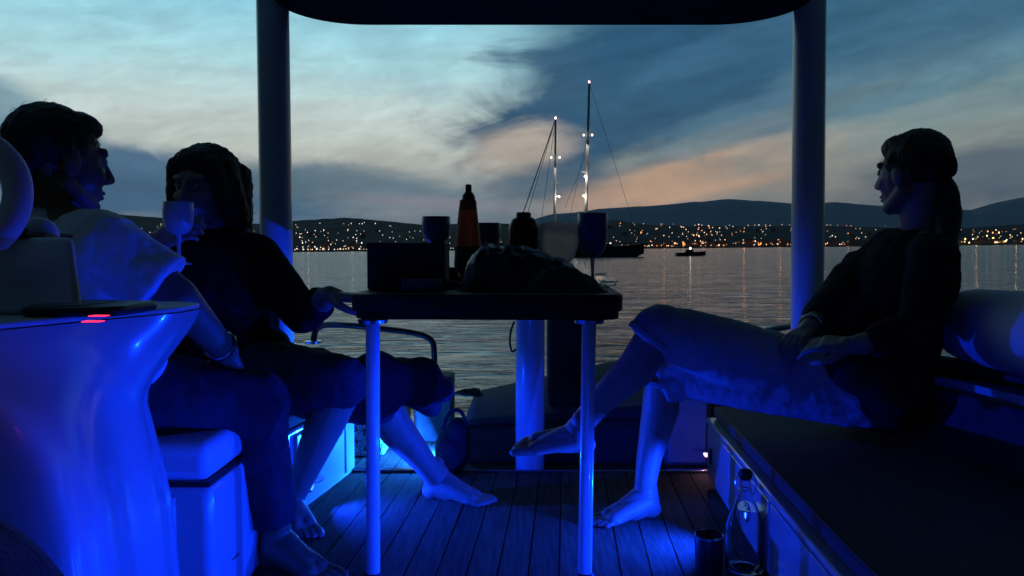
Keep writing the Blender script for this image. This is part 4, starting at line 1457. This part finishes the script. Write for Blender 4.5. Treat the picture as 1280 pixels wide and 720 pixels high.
def add_head(mb, c, fwd, up, s=1.0):
    """head about 0.23 high; c = centre of the skull"""
    f, u_, r = basis(fwd, up)
    L = lambda x, y, z: V(c) + (r * x + f * y + u_ * z) * s
    ax = (r, f, u_)
    E = lambda p, rad: mb.ell(L(*p), tuple(k * s for k in rad), ax)
    E((0, -.012, .022), (.074, .094, .088))
    E((0, .035, -.02), (.062, .060, .085))
    E((0, .038, -.070), (.046, .050, .042))
    E((0, .074, -.098), (.020, .018, .017))
    for sx_ in (-1, 1):
        mb.capsule(L(.052 * sx_, -.005, -.058), .022 * s, L(.018 * sx_, .066, -.096), .018 * s)
        E((.036 * sx_, .062, -.030), (.024, .020, .022))
        mb.capsule(L(.012 * sx_, .090, .024), .010 * s, L(.042 * sx_, .074, .024), .010 * s, 10)
        E((.076 * sx_, -.006, -.014), (.010, .020, .033))
        E((.010 * sx_, .100, -.034), (.009, .011, .009))
    mb.capsule(L(0, .088, .014), .009 * s, L(0, .112, -.028), .0115 * s, 10)
    mb.capsule(L(-.018, .084, -.062), .007 * s, L(.018, .084, -.062), .007 * s, 8)
    mb.capsule(L(-.014, .082, -.075), .008 * s, L(.014, .082, -.075), .008 * s, 8)
    return L


def face_parts(root, L, s=1.0):
    for sx_ in (-1, 1):
        MB().ell(L(.031 * sx_, .077, .004), (.0125 * s,) * 3, nu=14, nv=10).build('eye', 'eye', root)
    MB().capsule(L(-.017, .0905, -.063), .0045 * s, L(.017, .0905, -.063), .0045 * s, 8).capsule(L(-.013, .089, -.073), .0055 * s, L(.013, .089, -.073), .0055 * s, 8).build('lips', 'lip', root)


def add_torso(mb, hip, neck, side, grow=0.0, neck_r=.052, w=1.0, belly=0.0):
    """hip / neck points, side = unit vector toward the person's left shoulder"""
    hip, neck = V(hip), V(neck)
    u_ = (neck - hip).normalized()
    H = (neck - hip).length
    s = V(side)
    s = (s - u_ * s.dot(u_)).normalized()
    f = s.cross(u_).normalized()
    ax = (s, f, u_)
    g = grow
    mb.ell(hip + u_ * .02, (.165 * w + g, .115 + g, .12 + g), ax)
    mb.ell(hip + u_ * H * .36 + f * .012 * (1 + belly * 3), (.140 * w + g, .102 + g + belly, .17 + g), ax)
    mb.ell(hip + u_ * H * .68 + f * .01, (.158 * w + g, .110 + g, .18 + g), ax)
    return s, f, u_


def add_foot(mb, a, fwd, nrm_, inner, s=1.0):
    """a ankle, fwd toward toes, nrm_ up out of the instep, inner = +1 when the big toe lies to the right of fwd"""
    f, n_, r = basis(fwd, nrm_)
    L = lambda x, y, z: V(a) + (r * x * inner + f * y + n_ * z) * s
    mb.ell(L(0, -.022, -.054), (.028 * s, .034 * s, .028 * s), (r, f, n_))
    mb.capsule(L(0, 0, 0), .035 * s, L(0, -.014, -.048), .031 * s)
    mb.capsule(L(0, -.008, .03), .028 * s, L(0, -.022, -.045), .028 * s)
    mb.capsule(L(0, -.01, -.045), .030 * s, L(0, .04, -.058), .026 * s)
    for sx_ in (-1, 1):
        mb.capsule(L(.008 * sx_, .0, -.026), .033 * s, L(.020 * sx_, .115, -.063), .021 * s)
    mb.capsule(L(.004, .02, -.022), .034 * s, L(.008, .09, -.052), .022 * s)
    mb.ell(L(.0, .112, -.067), (.045 * s, .030 * s, .016 * s), (r, f, n_))
    for k, (x, y, rr_) in enumerate(((.030, .172, .0135), (.010, .170, .0098), (-.007, .163, .0090), (-.022, .154, .0084), (-.035, .142, .0080))):
        mb.capsule(L(x * .95, .118, -.068), rr_ * 1.1 * s, L(x, y - .012, -.070), rr_ * s, 10)
        mb.capsule(L(x, y - .012, -.070), rr_ * s, L(x, y + .004, -.0755), rr_ * .92 * s, 10)
    return L


def add_hand(mb, wr, d, palm, thumb_right, curl=.5, s=1.0, spread=.10, thumb_close=.4):
    """wr wrist, d along the hand, palm = out of the palm; thumb on the +right side when thumb_right = 1"""
    f, p, r = basis(d, palm)
    sg = thumb_right
    wr = V(wr)
    L = lambda x, y, z: wr + (r * x * sg + f * y + p * z) * s
    mb.capsule(wr - f * .02, .024 * s, L(0, .02, 0), .023 * s)
    for x in (-.026, -.009, .008, .024):
        mb.capsule(L(x * .55, .015, 0), .016 * s, L(x, .078, .002), .0125 * s, 10)
    for k, (x, ln, r0) in enumerate(((.027, .070, .0092), (.009, .078, .0095), (-.009, .072, .0090), (-.026, .056, .0080))):
        b0_ = L(x, .080, .002)
        ang = 0
        dirx = r * sg * (x * spread * 12)
        pos, rad = b0_, r0
        for j, fr2 in enumerate((.44, .30, .26)):
            ang += curl * (.55 if j == 0 else .75) * (1 + .08 * k)
            dv_ = (f * cos(ang) + p * sin(ang) + dirx * .25).normalized()
            nx_ = pos + dv_ * ln * fr2 * s
            mb.capsule(pos, rad * s, nx_, rad * .93 * s, 10)
            pos, rad = nx_, rad * .93
    t0, t1 = L(.022, .022, .006), L(.045, .050, .014 + .014 * thumb_close)
    t2 = L(.052 - .012 * thumb_close, .078, .022 + .024 * thumb_close)
    t3 = L(.050 - .026 * thumb_close, .100, .028 + .028 * thumb_close)
    mb.capsule(t0, .015 * s, t1, .0125 * s, 10).capsule(t1, .0125 * s, t2, .0105 * s, 10).capsule(t2, .0105 * s, t3, .0092 * s, 10)
    return L


def strands(name, mat, parent, rows, n, length, sag, r=.0012, seed=1, jitter=.02):
    """loose hair: rows = function giving (root point, outward direction)"""
    rg = random.Random(seed)
    mb = MB()
    for _ in range(n):
        p, dr = rows(rg)
        ln = length * rg.uniform(.5, 1.15)
        pts_ = [p]
        dcur = dr.normalized() * .55 + V((rg.gauss(0, .15), rg.gauss(0, .15), rg.gauss(0, .12)))
        for k in range(5):
            dcur = (dcur + V((rg.gauss(0, .16), rg.gauss(0, .16), -sag))).normalized()
            pts_.append(pts_[-1] + dcur * ln / 5)
        mb.tube(pts_, [r, r * .25], 3)
    o = mb.build(name, mat, parent, angle=0, fix=False)
    o['kind'] = 'stuff'
    return o


VOX = .0036

# ------------------------------------------------ woman on the right: reclining, crossed legs, ponytail
W2 = thing('person', 'barefoot woman with ponytail in rolled trousers leaning back on the right bench', 'person', (P(1090, 500, 2.32).x, 2.32, .265))
hc = P(1142, 214, 2.24)
hf, hu = V((-.48, .88, -.06)), V((.03, .0, 1))
body = MB()
L = add_head(body, hc, hf, hu, 1.0)
neck = P(1150, 300, 2.27)
hip = P(1085, 480, 2.30)
side = V((.10, -1, 0))
body.capsule(hc + V((.02, 0, -.05)), .054, neck, .056)
sdir, fdir, udir = add_torso(body, hip, neck - V((0, 0, .02)), side, w=.92)
shL, shR = P(1168, 325, 2.12), P(1112, 312, 2.42)
body.capsule(shL, .050, neck, .05).capsule(shR, .05, neck, .05)
elL, wrL = P(1150, 412, 2.06), P(1070, 432, 2.06)
elR, wrR = P(1040, 378, 2.40), P(1010, 412, 2.24)
body.chain([(shL, .046), (elL, .037), (wrL, .027)]).chain([(shR, .044), (elR, .037), (wrR, .027)])
add_hand(body, wrL, P(1015, 428, 2.12) - wrL, V((0, .5, -1)), 1, .45)
add_hand(body, wrR, P(985, 428, 2.16) - wrR, V((.3, .3, -1)), -1, .55, .95)
hpL, hpR = hip + sdir * .085 + V((0, 0, -.01)), P(1066, 490, 2.33)
knL, anL = P(828, 464, 2.33), P(806, 610, 2.33)
knR, anR = P(824, 412, 2.19), P(722, 536, 2.19)
body.chain([(hpL, .088), (hpL.lerp(knL, .5), .080), (knL, .055)]).chain([(hpR, .088), (hpR.lerp(knR, .5), .080), (knR, .056)])
cf = knL.lerp(anL, .33) + V((.014, .012, 0))
body.chain([(knL, .052), (cf, .055), (knL.lerp(anL, .72), .038), (anL, .031)])
cf = knR.lerp(anR, .33) + V((.012, .0, -.016))
body.chain([(knR, .052), (cf, .054), (knR.lerp(anR, .72), .038), (anR, .031)])
anL = V((anL.x, anL.y, .080 + .004))
body.capsule(P(806, 610, 2.33), .031, anL, .031)
add_foot(body, anL, V((-.93, -.36, -.0)), V((0, 0, 1)), 1, .98)
add_foot(body, anR, V((-.93, .05, .05)), V((.18, -.42, .88)), -1, .98)
body.build('body', 'skin', W2, remesh=VOX, angle=0)
face_parts(W2, L)
# hair: skull cap and ponytail
hb = MB()
f_, u__, r_ = basis(hf, hu)
HL = lambda x, y, z: hc + r_ * x + f_ * y + u__ * z
hb.ell(HL(0, -.016, .028), (.079, .093, .088), (r_, f_, u__))
hb.ell(HL(0, .030, .068), (.062, .056, .040), (r_, f_, u__))
hb.capsule(HL(-.064, .02, .02), .022, HL(-.060, -.04, -.02), .022).capsule(HL(.064, .02, .02), .022, HL(.060, -.04, -.02), .022)
hb.ell(HL(0, -.075, .0), (.05, .030, .045), (r_, f_, u__))
ptail = [P(1176, 222, 2.20), P(1184, 238, 2.19), P(1186, 266, 2.18), P(1183, 296, 2.17), P(1186, 322, 2.15), P(1193, 346, 2.13)]
hb.chain(list(zip(ptail, [.020, .029, .033, .030, .024, .008])))
hair = hb.build('hair', 'hair_dark', W2, remesh=.006, disp=(.008, .02), angle=0)


def tail_rows(rg):
    k = rg.uniform(0, 4.4)
    i = int(k)
    p = ptail[i].lerp(ptail[i + 1], k - i)
    a_ = rg.uniform(0, 2 * pi)
    o_ = V((cos(a_), sin(a_), rg.uniform(-.2, .3)))
    return p + o_ * .024, o_ * .22 + V((.05, 0, -1.2))


strands('loose_hair', 'hair_dark', W2, tail_rows, 200, .07, .9, r=.0010, seed=4)


def cap_rows(rg):
    o_ = V((rg.gauss(0, 1), rg.gauss(0, 1), abs(rg.gauss(0, 1)))).normalized()
    return hc + V((0, 0, .03)) + V((o_.x * .086, o_.y * .086, o_.z * .084)), o_ * .12 + V((.6, -.4, -.2))


strands('flyaway_hair', 'hair_dark', W2, cap_rows, 260, .022, .3, r=.0007, seed=6)
sub(MB().tube([HL(.0 + .02 * cos(k * pi / 8), -.108, .0 + .026 * sin(k * pi / 8)) for k in range(17)], .006, 8), 'hair_tie', 'black_cloth', hair)
# loose shirt
sh = MB()
add_torso(sh, hip + udir * .02, neck - V((0, 0, .035)), side, grow=.020, w=.95)
sh.capsule(shL, .066, neck - V((0, 0, .03)), .062).capsule(shR, .064, neck - V((0, 0, .03)), .062)
sh.chain([(shL, .064), (shL.lerp(elL, .5), .062), (elL, .054)]).capsule(elL, .054, elL.lerp(wrL, .62), .047, round_=True)
sh.chain([(shR, .060), (elR, .052)]).capsule(elR, .052, elR.lerp(wrR, .55), .046)
sh.chain([(P(1102, 328, 2.36), .055), (P(1062, 348, 2.36), .055), (P(1026, 398, 2.36), .055)])
sh.capsule(P(1096, 322, 2.36), .055, P(1042, 392, 2.32), .075)
sh.capsule(P(1075, 335, 2.40), .055, P(1032, 400, 2.36), .05)
sh.capsule(P(1178, 345, 2.18), .045, P(1136, 455, 2.22), .07)
sh.ell(hip + V((.0, 0, .04)), (.14, .18, .08))
sh.capsule(P(1080, 400, 2.27), .085, P(1092, 478, 2.21), .115)
sh.capsule(P(1066, 462, 2.19), .080, P(1112, 492, 2.19), .112)
sh.build('shirt', 'shirt_grey', W2, remesh=.006, disp=(.011, .05), angle=0)
# rolled trousers
tr = MB()
tr.ell(hip + udir * .01, (.15, .185, .10))
tr.chain([(hpL, .102), (hpL.lerp(knL, .5), .090), (knL.lerp(hpL, .10), .074)]).capsule(knL.lerp(hpL, .10), .074, knL.lerp(anL, .10), .069, round_=False)
kb = knR.lerp(anR, .06)
tr.chain([(hpR, .102), (hpR.lerp(knR, .5), .098), (hpR.lerp(knR, .82), .086), (knR, .071)]).capsule(knR, .071, knR.lerp(anR, .12), .070, round_=False)
tr.capsule(hpR.lerp(hpL, .5), .09, knR.lerp(hpR, .35), .07)
tr.build('trousers', 'trouser', W2, remesh=.006, disp=(.009, .045), angle=0)
hm = MB()
a, b = knL.lerp(anL, .07), knL.lerp(anL, .115)
hm.capsule(a, .0745, b, .0725, 24, round_=False)
a, b = knR.lerp(anR, .075), knR.lerp(anR, .125)
hm.capsule(a, .0755, b, .0735, 24, round_=False)
hm.build('trouser_cuffs', 'trouser', W2, bevel=.003)
MB().tube([wrR.lerp(elR, .12) + (frame_of(wrR - elR)[0] * cos(k * pi / 8) + frame_of(wrR - elR)[1] * sin(k * pi / 8)) * .033 for k in range(17)], .004, 8).build('bracelet', 'steel', W2)

# ------------------------------------------------ man in the white shirt on the left
MN = thing('person', 'man in a white short-sleeved shirt seated behind the helm console', 'person', (P(130, 540, 1.80).x, 1.80, .395))
hc = P(73, 199, 1.80)
hf, hu = V((.60, .80, -.08)), V((-.02, 0, 1))
body = MB()
L = add_head(body, hc, hf, hu, 1.04)
neck = P(66, 284, 1.80)
hip = P(95, 545, 1.80)
hip.z = .47
side = V((-.12, 1, 0))
body.capsule(hc + V((-.02, 0, -.05)), .060, neck, .066)
sdir, fdir, udir = add_torso(body, hip, neck - V((0, 0, .02)), side, w=1.08, belly=.02)
shR, shL = P(128, 305, 1.66), P(100, 300, 1.98)
body.capsule(shL, .058, neck, .06).capsule(shR, .058, neck, .06)
elR, wrR = P(222, 372, 1.68), P(282, 440, 1.86)
elL, wrL = P(150, 420, 2.06), P(215, 470, 2.02)
body.chain([(shR, .054), (elR, .043), (wrR, .030)]).chain([(shL, .054), (elL, .043), (wrL, .030)])
add_hand(body, wrR, P(296, 478, 1.93) - wrR, V((-.2, .2, -1)), 1, .5, 1.05)
add_hand(body, wrL, P(255, 490, 2.0) - wrL, V((0, -.2, -1)), -1, .5, 1.05)
hpL, hpR = hip + sdir * .095, hip - sdir * .095
knR, anR = P(322, 505, 1.90), P(346, 662, 1.97)
knL, anL = P(300, 500, 2.10), P(318, 640, 2.16)
for hp, kn, an in ((hpR, knR, anR), (hpL, knL, anL)):
    body.chain([(hp, .095), (hp.lerp(kn, .5), .084), (kn, .060)])
    cf = kn.lerp(an, .32) + V((-.018, .005, 0))
    body.chain([(kn, .058), (cf, .060), (kn.lerp(an, .72), .043), (an, .035)])
for an, dr in ((anR, V((.80, -.42, 0))), (anL, V((.75, -.5, 0)))):
    a2 = V((an.x, an.y, .086))
    body.capsule(an, .035, a2, .034)
    add_foot(body, a2, dr, V((0, 0, 1)), -1 if an is anR else 1, 1.06)
body.build('body', 'skin_tan', MN, remesh=VOX, angle=0)
face_parts(MN, L, 1.04)
f_, u__, r_ = basis(hf, hu)
HL = lambda x, y, z: hc + (r_ * x + f_ * y + u__ * z) * 1.05
hb = MB()
hb.ell(HL(0, -.020, .030), (.083, .098, .091), (r_, f_, u__))
hb.ell(HL(0, .034, .074), (.060, .052, .036), (r_, f_, u__))
hb.ell(HL(0, -.080, -.03), (.064, .032, .056), (r_, f_, u__))
for sx_ in (-1, 1):
    hb.capsule(HL(.066 * sx_, -.02, .02), .022, HL(.070 * sx_, .006, -.02), .010)
hair = hb.build('hair', 'hair_dark', MN, remesh=.006, disp=(.009, .018), angle=0)
hcM = hc.copy()


def man_rows(rg):
    o_ = V((rg.gauss(0, 1), rg.gauss(0, 1), abs(rg.gauss(0, 1)) + .1)).normalized()
    return hcM + V((-.018, -.008, .03)) + V((o_.x * .093, o_.y * .086, o_.z * .090)), o_ * .45 + V((.5, .2, 0))


strands('short_hair', 'hair_dark', MN, man_rows, 900, .020, .25, r=.0010, seed=9)
sh = MB()
add_torso(sh, hip + udir * .02, neck - V((0, 0, .05)), side, grow=.022, w=1.08, belly=.03)
sh.capsule(shL, .075, neck - V((0, 0, .04)), .07).capsule(shR, .074, neck - V((0, 0, .04)), .07)
sl = shR.lerp(elR, .80)
sh.chain([(shR, .072), (shR.lerp(elR, .5), .072)]).capsule(shR.lerp(elR, .5), .072, sl, .078, round_=False)
sl = shL.lerp(elL, .75)
sh.capsule(shL, .072, sl, .074, round_=False)
sh.capsule(P(140, 350, 1.70), .085, P(150, 440, 1.72), .10)
sh.capsule(P(165, 365, 1.70), .06, P(160, 440, 1.72), .075)
sh.build('shirt', 'shirt_white', MN, remesh=.006, disp=(.014, .05), angle=0)
cl = MB()
nx_, ny_, nd_ = frame_of(hc - neck)
for k in range(19):
    pass
ring = [neck + V((0, 0, .012)) + (nx_ * cos(2 * pi * k / 24) * .078 + ny_ * sin(2 * pi * k / 24) * .074) for k in range(25)]
cl.tube(ring, .012, 8)
cl.add([P(88, 262, 1.73), P(112, 270, 1.70), P(117, 300, 1.66), P(98, 292, 1.68)], [(0, 1, 2, 3)])
cl.build('collar', 'shirt_white', MN, angle=0)
sr = MB()
sr.ell(hip + V((.02, 0, .0)), (.16, .19, .12))
for hp, kn in ((hpR, knR), (hpL, knL)):
    sr.capsule(hp, .112, hp.lerp(kn, .55), .104).capsule(hp.lerp(kn, .55), .104, kn, .078)
for kn, an in ((knR, anR), (knL, anL)):  # lower trouser legs added to stand in for shade on the shins
    sr.chain([(kn.lerp(an, -.03), .074), (kn.lerp(an, .33) + V((-.014, .004, 0)), .072)]).capsule(kn.lerp(an, .33) + V((-.014, .004, 0)), .072, kn.lerp(an, .93), .056, round_=False)
sr.build('trousers', 'short_dark', MN, remesh=.006, disp=(.009, .045), angle=0)
wt = MB()
fx, fy, fd = frame_of(wrR - elR)
wt.tube([wrR.lerp(elR, .12) + (fx * cos(k * pi / 8) + fy * sin(k * pi / 8)) * .034 for k in range(17)], .006, 8)
c = wrR.lerp(elR, .12) + V((0, -.7, .6)).normalized() * .036
wt.lathe(c, [(.001, -.003), (.018, -.003), (.019, .004), (.016, .007), (.001, .007)], 18, V((0, -.7, .6)))
wt.build('wristwatch', 'steel', MN)

# ------------------------------------------------ woman in black drinking on the left
W1 = thing('person', 'woman in black with bobbed hair holding a cup to her mouth', 'person', (P(300, 480, 2.40).x, 2.42, .315))
hc = P(257, 232, 2.34)
hf, hu = V((-.25, -1, -.10)), V((.02, -.05, 1))
body = MB()
L = add_head(body, hc, hf, hu, 1.0)
neck = P(264, 300, 2.38)
hip = P(290, 480, 2.44)
hip.z = .42
side = V((1, .05, 0))
body.capsule(hc + V((.0, .02, -.05)), .052, neck, .055)
sdir, fdir, udir = add_torso(body, hip, neck - V((0, 0, .02)), side, w=1.0)
shR, shL = P(216, 322, 2.36), P(322, 322, 2.40)
body.capsule(shL, .052, neck, .052).capsule(shR, .052, neck, .052)
elR, wrR = P(170, 345, 2.20), P(194, 303, 2.05)
elL, wrL = P(378, 394, 2.28), P(412, 370, 2.10)
body.chain([(shR, .048), (elR, .039), (wrR, .028)]).chain([(shL, .048), (elL, .039), (wrL, .028)])
body.build
add_hand(body, wrR, V((.62, -.22, .28)), V((.55, .55, -.05)), 1, .75, .95, thumb_close=.6)
add_hand(body, wrL, V((1, -.25, -.03)), V((0, 0, -1)), -1, .2, .95)
hpL, hpR = hip + sdir * .09, hip - sdir * .09
knL, anL = P(474, 500, 2.34), P(548, 603, 2.52)
knR, anR = P(432, 478, 2.20), P(362, 632, 2.32)
for hp, kn, an in ((hpR, knR, anR), (hpL, knL, anL)):
    body.chain([(hp, .095), (hp.lerp(kn, .5), .082), (kn, .056)])
    cf = kn.lerp(an, .33) + V((-.010, .012, -.008))
    body.chain([(kn, .054), (cf, .055), (kn.lerp(an, .72), .039), (an, .032)])
a2 = V((anL.x, anL.y, .082))
body.capsule(anL, .032, a2, .032)
add_foot(body, a2, V((.93, -.28, 0)), V((0, 0, 1)), -1, 1.0)
a2 = V((anR.x, anR.y, .082))
body.capsule(anR, .032, a2, .032)
add_foot(body, a2, V((.55, -.83, 0)), V((0, 0, 1)), -1, 1.0)
body.build('body', 'skin', W1, remesh=VOX, angle=0)
face_parts(W1, L)
f_, u__, r_ = basis(hf, hu)
HL = lambda x, y, z: hc + r_ * x + f_ * y + u__ * z
hb = MB()
hb.ell(HL(0, -.020, .034), (.090, .098, .090), (r_, f_, u__))
hb.ell(HL(0, .026, .070), (.072, .062, .042), (r_, f_, u__))
for sx_ in (-1, 1):
    hb.chain([(HL(.066 * sx_, .0, .05), .036), (HL(.084 * sx_, -.005, -.02), .034), (HL(.098 * sx_, -.01, -.09), .032), (HL(.100 * sx_, -.012, -.112), .020)])
    hb.chain([(HL(.058 * sx_, .048, .055), .028), (HL(.078 * sx_, .036, -.01), .024), (HL(.090 * sx_, .028, -.08), .020)])
hb.chain([(HL(-.05, -.075, .02), .05), (HL(-.06, -.07, -.10), .04)]).chain([(HL(.05, -.075, .02), .05), (HL(.06, -.07, -.10), .04)])
hb.build('hair', 'hair_brown', W1, remesh=.006, disp=(.012, .016), angle=0)
hcW = hc.copy()
fW, uW, rW = f_, u__, r_


def bob_rows(rg):
    a_ = rg.uniform(.55 * pi, 2.45 * pi) - pi / 2 + pi
    z_ = rg.uniform(-.09, .05)
    o_ = rW * cos(a_) + fW * sin(a_)
    if o_.dot(fW) > .55:
        o_ = rW * (1 if rg.random() < .5 else -1)
    k = .092 + .020 * max(0, -z_ / .09)
    return hcW + o_ * k + uW * z_ - fW * .012, o_ * .30 + V((0, 0, -.7))


strands('loose_hair', 'hair_brown', W1, bob_rows, 1300, .075, .8, r=.0011, seed=12)
MB().tube([HL(-.046 + .0, .098, .008), HL(-.010, .103, .008)], .002, 6).tube([HL(.010, .103, .008), HL(.046, .098, .008)], .002, 6).tube(
    [HL(-.031 + .020 * cos(k * pi / 8), .101, .002 + .016 * sin(k * pi / 8)) for k in range(17)], .0018, 6).tube(
    [HL(.031 + .020 * cos(k * pi / 8), .101, .002 + .016 * sin(k * pi / 8)) for k in range(17)], .0018, 6).build('glasses', 'black', W1)
dr = MB()
add_torso(dr, hip + udir * .02, neck - V((0, 0, .04)), side, grow=.022, w=1.06)
dr.capsule(shL, .070, neck - V((0, 0, .02)), .066).capsule(shR, .070, neck - V((0, 0, .02)), .066)
dr.chain([(shR, .066), (elR, .056)]).capsule(elR, .056, elR.lerp(wrR, .35), .050)
dr.chain([(shL, .068), (shL.lerp(elL, .5), .066), (elL, .054)]).capsule(elL, .054, elL.lerp(wrL, .6), .046)
dr.ell(hip, (.20, .15, .12))
for hp, kn in ((hpR, knR), (hpL, knL)):
    dr.capsule(hp, .108, hp.lerp(kn, .6), .100)
dr.build('dress', 'dress_black', W1, remesh=.006, disp=(.011, .05), angle=0)
# hem of the skirt draped over the knees
sk = MB()
for hp, kn in ((hpR, knR), (hpL, knL)):
    sk.capsule(hp.lerp(kn, .45), .112, hp.lerp(kn, .97), .078)
sk.capsule(hpL.lerp(knL, .7), .098, P(528, 472, 2.36), .062)
sk.capsule(P(470, 470, 2.32), .075, P(552, 488, 2.38), .040)
sk.capsule(P(500, 478, 2.34), .06, P(540, 508, 2.40), .032)
sk.build('skirt', 'skirt_print', W1, remesh=.006, disp=(.012, .05), angle=0)

# the cup she holds
cd_ = wrR.y - .03
goblet(204, 241, 253, 294, 2.0, 'cup_white', 'white goblet raised to the mouth of the woman in black', zbase=P(231, 331, 2.0).z)

# ================================================================== evening haze over the bay
hz = MB().box((-16000, -400, SEA_Z - 3.5), (16000, 13000, 1200)).build('haze', 'black', smooth=False)
hz['kind'] = 'stuff'
hm_ = bpy.data.materials.new('evening_haze')
hm_.use_nodes = True
hm_.node_tree.nodes.clear()
hb_ = NB(hm_.node_tree)
ho = hb_.n('ShaderNodeOutputMaterial')
hv = hb_.n('ShaderNodeVolumePrincipled')
hv.inputs['Color'].default_value = (0.80, 0.88, 0.96, 1)
hv.inputs['Density'].default_value = 3.5e-5
hm_.node_tree.links.new(hv.outputs[0], ho.inputs['Volume'])
hz.data.materials.clear()
hz.data.materials.append(hm_)

# ================================================================== heel the boat and all aboard
bpy.context.view_layer.update()
for o in BOAT:
    o.matrix_world = HEEL @ o.matrix_world
for o in bpy.data.objects:
    if '_base' in o:
        del o['_base']
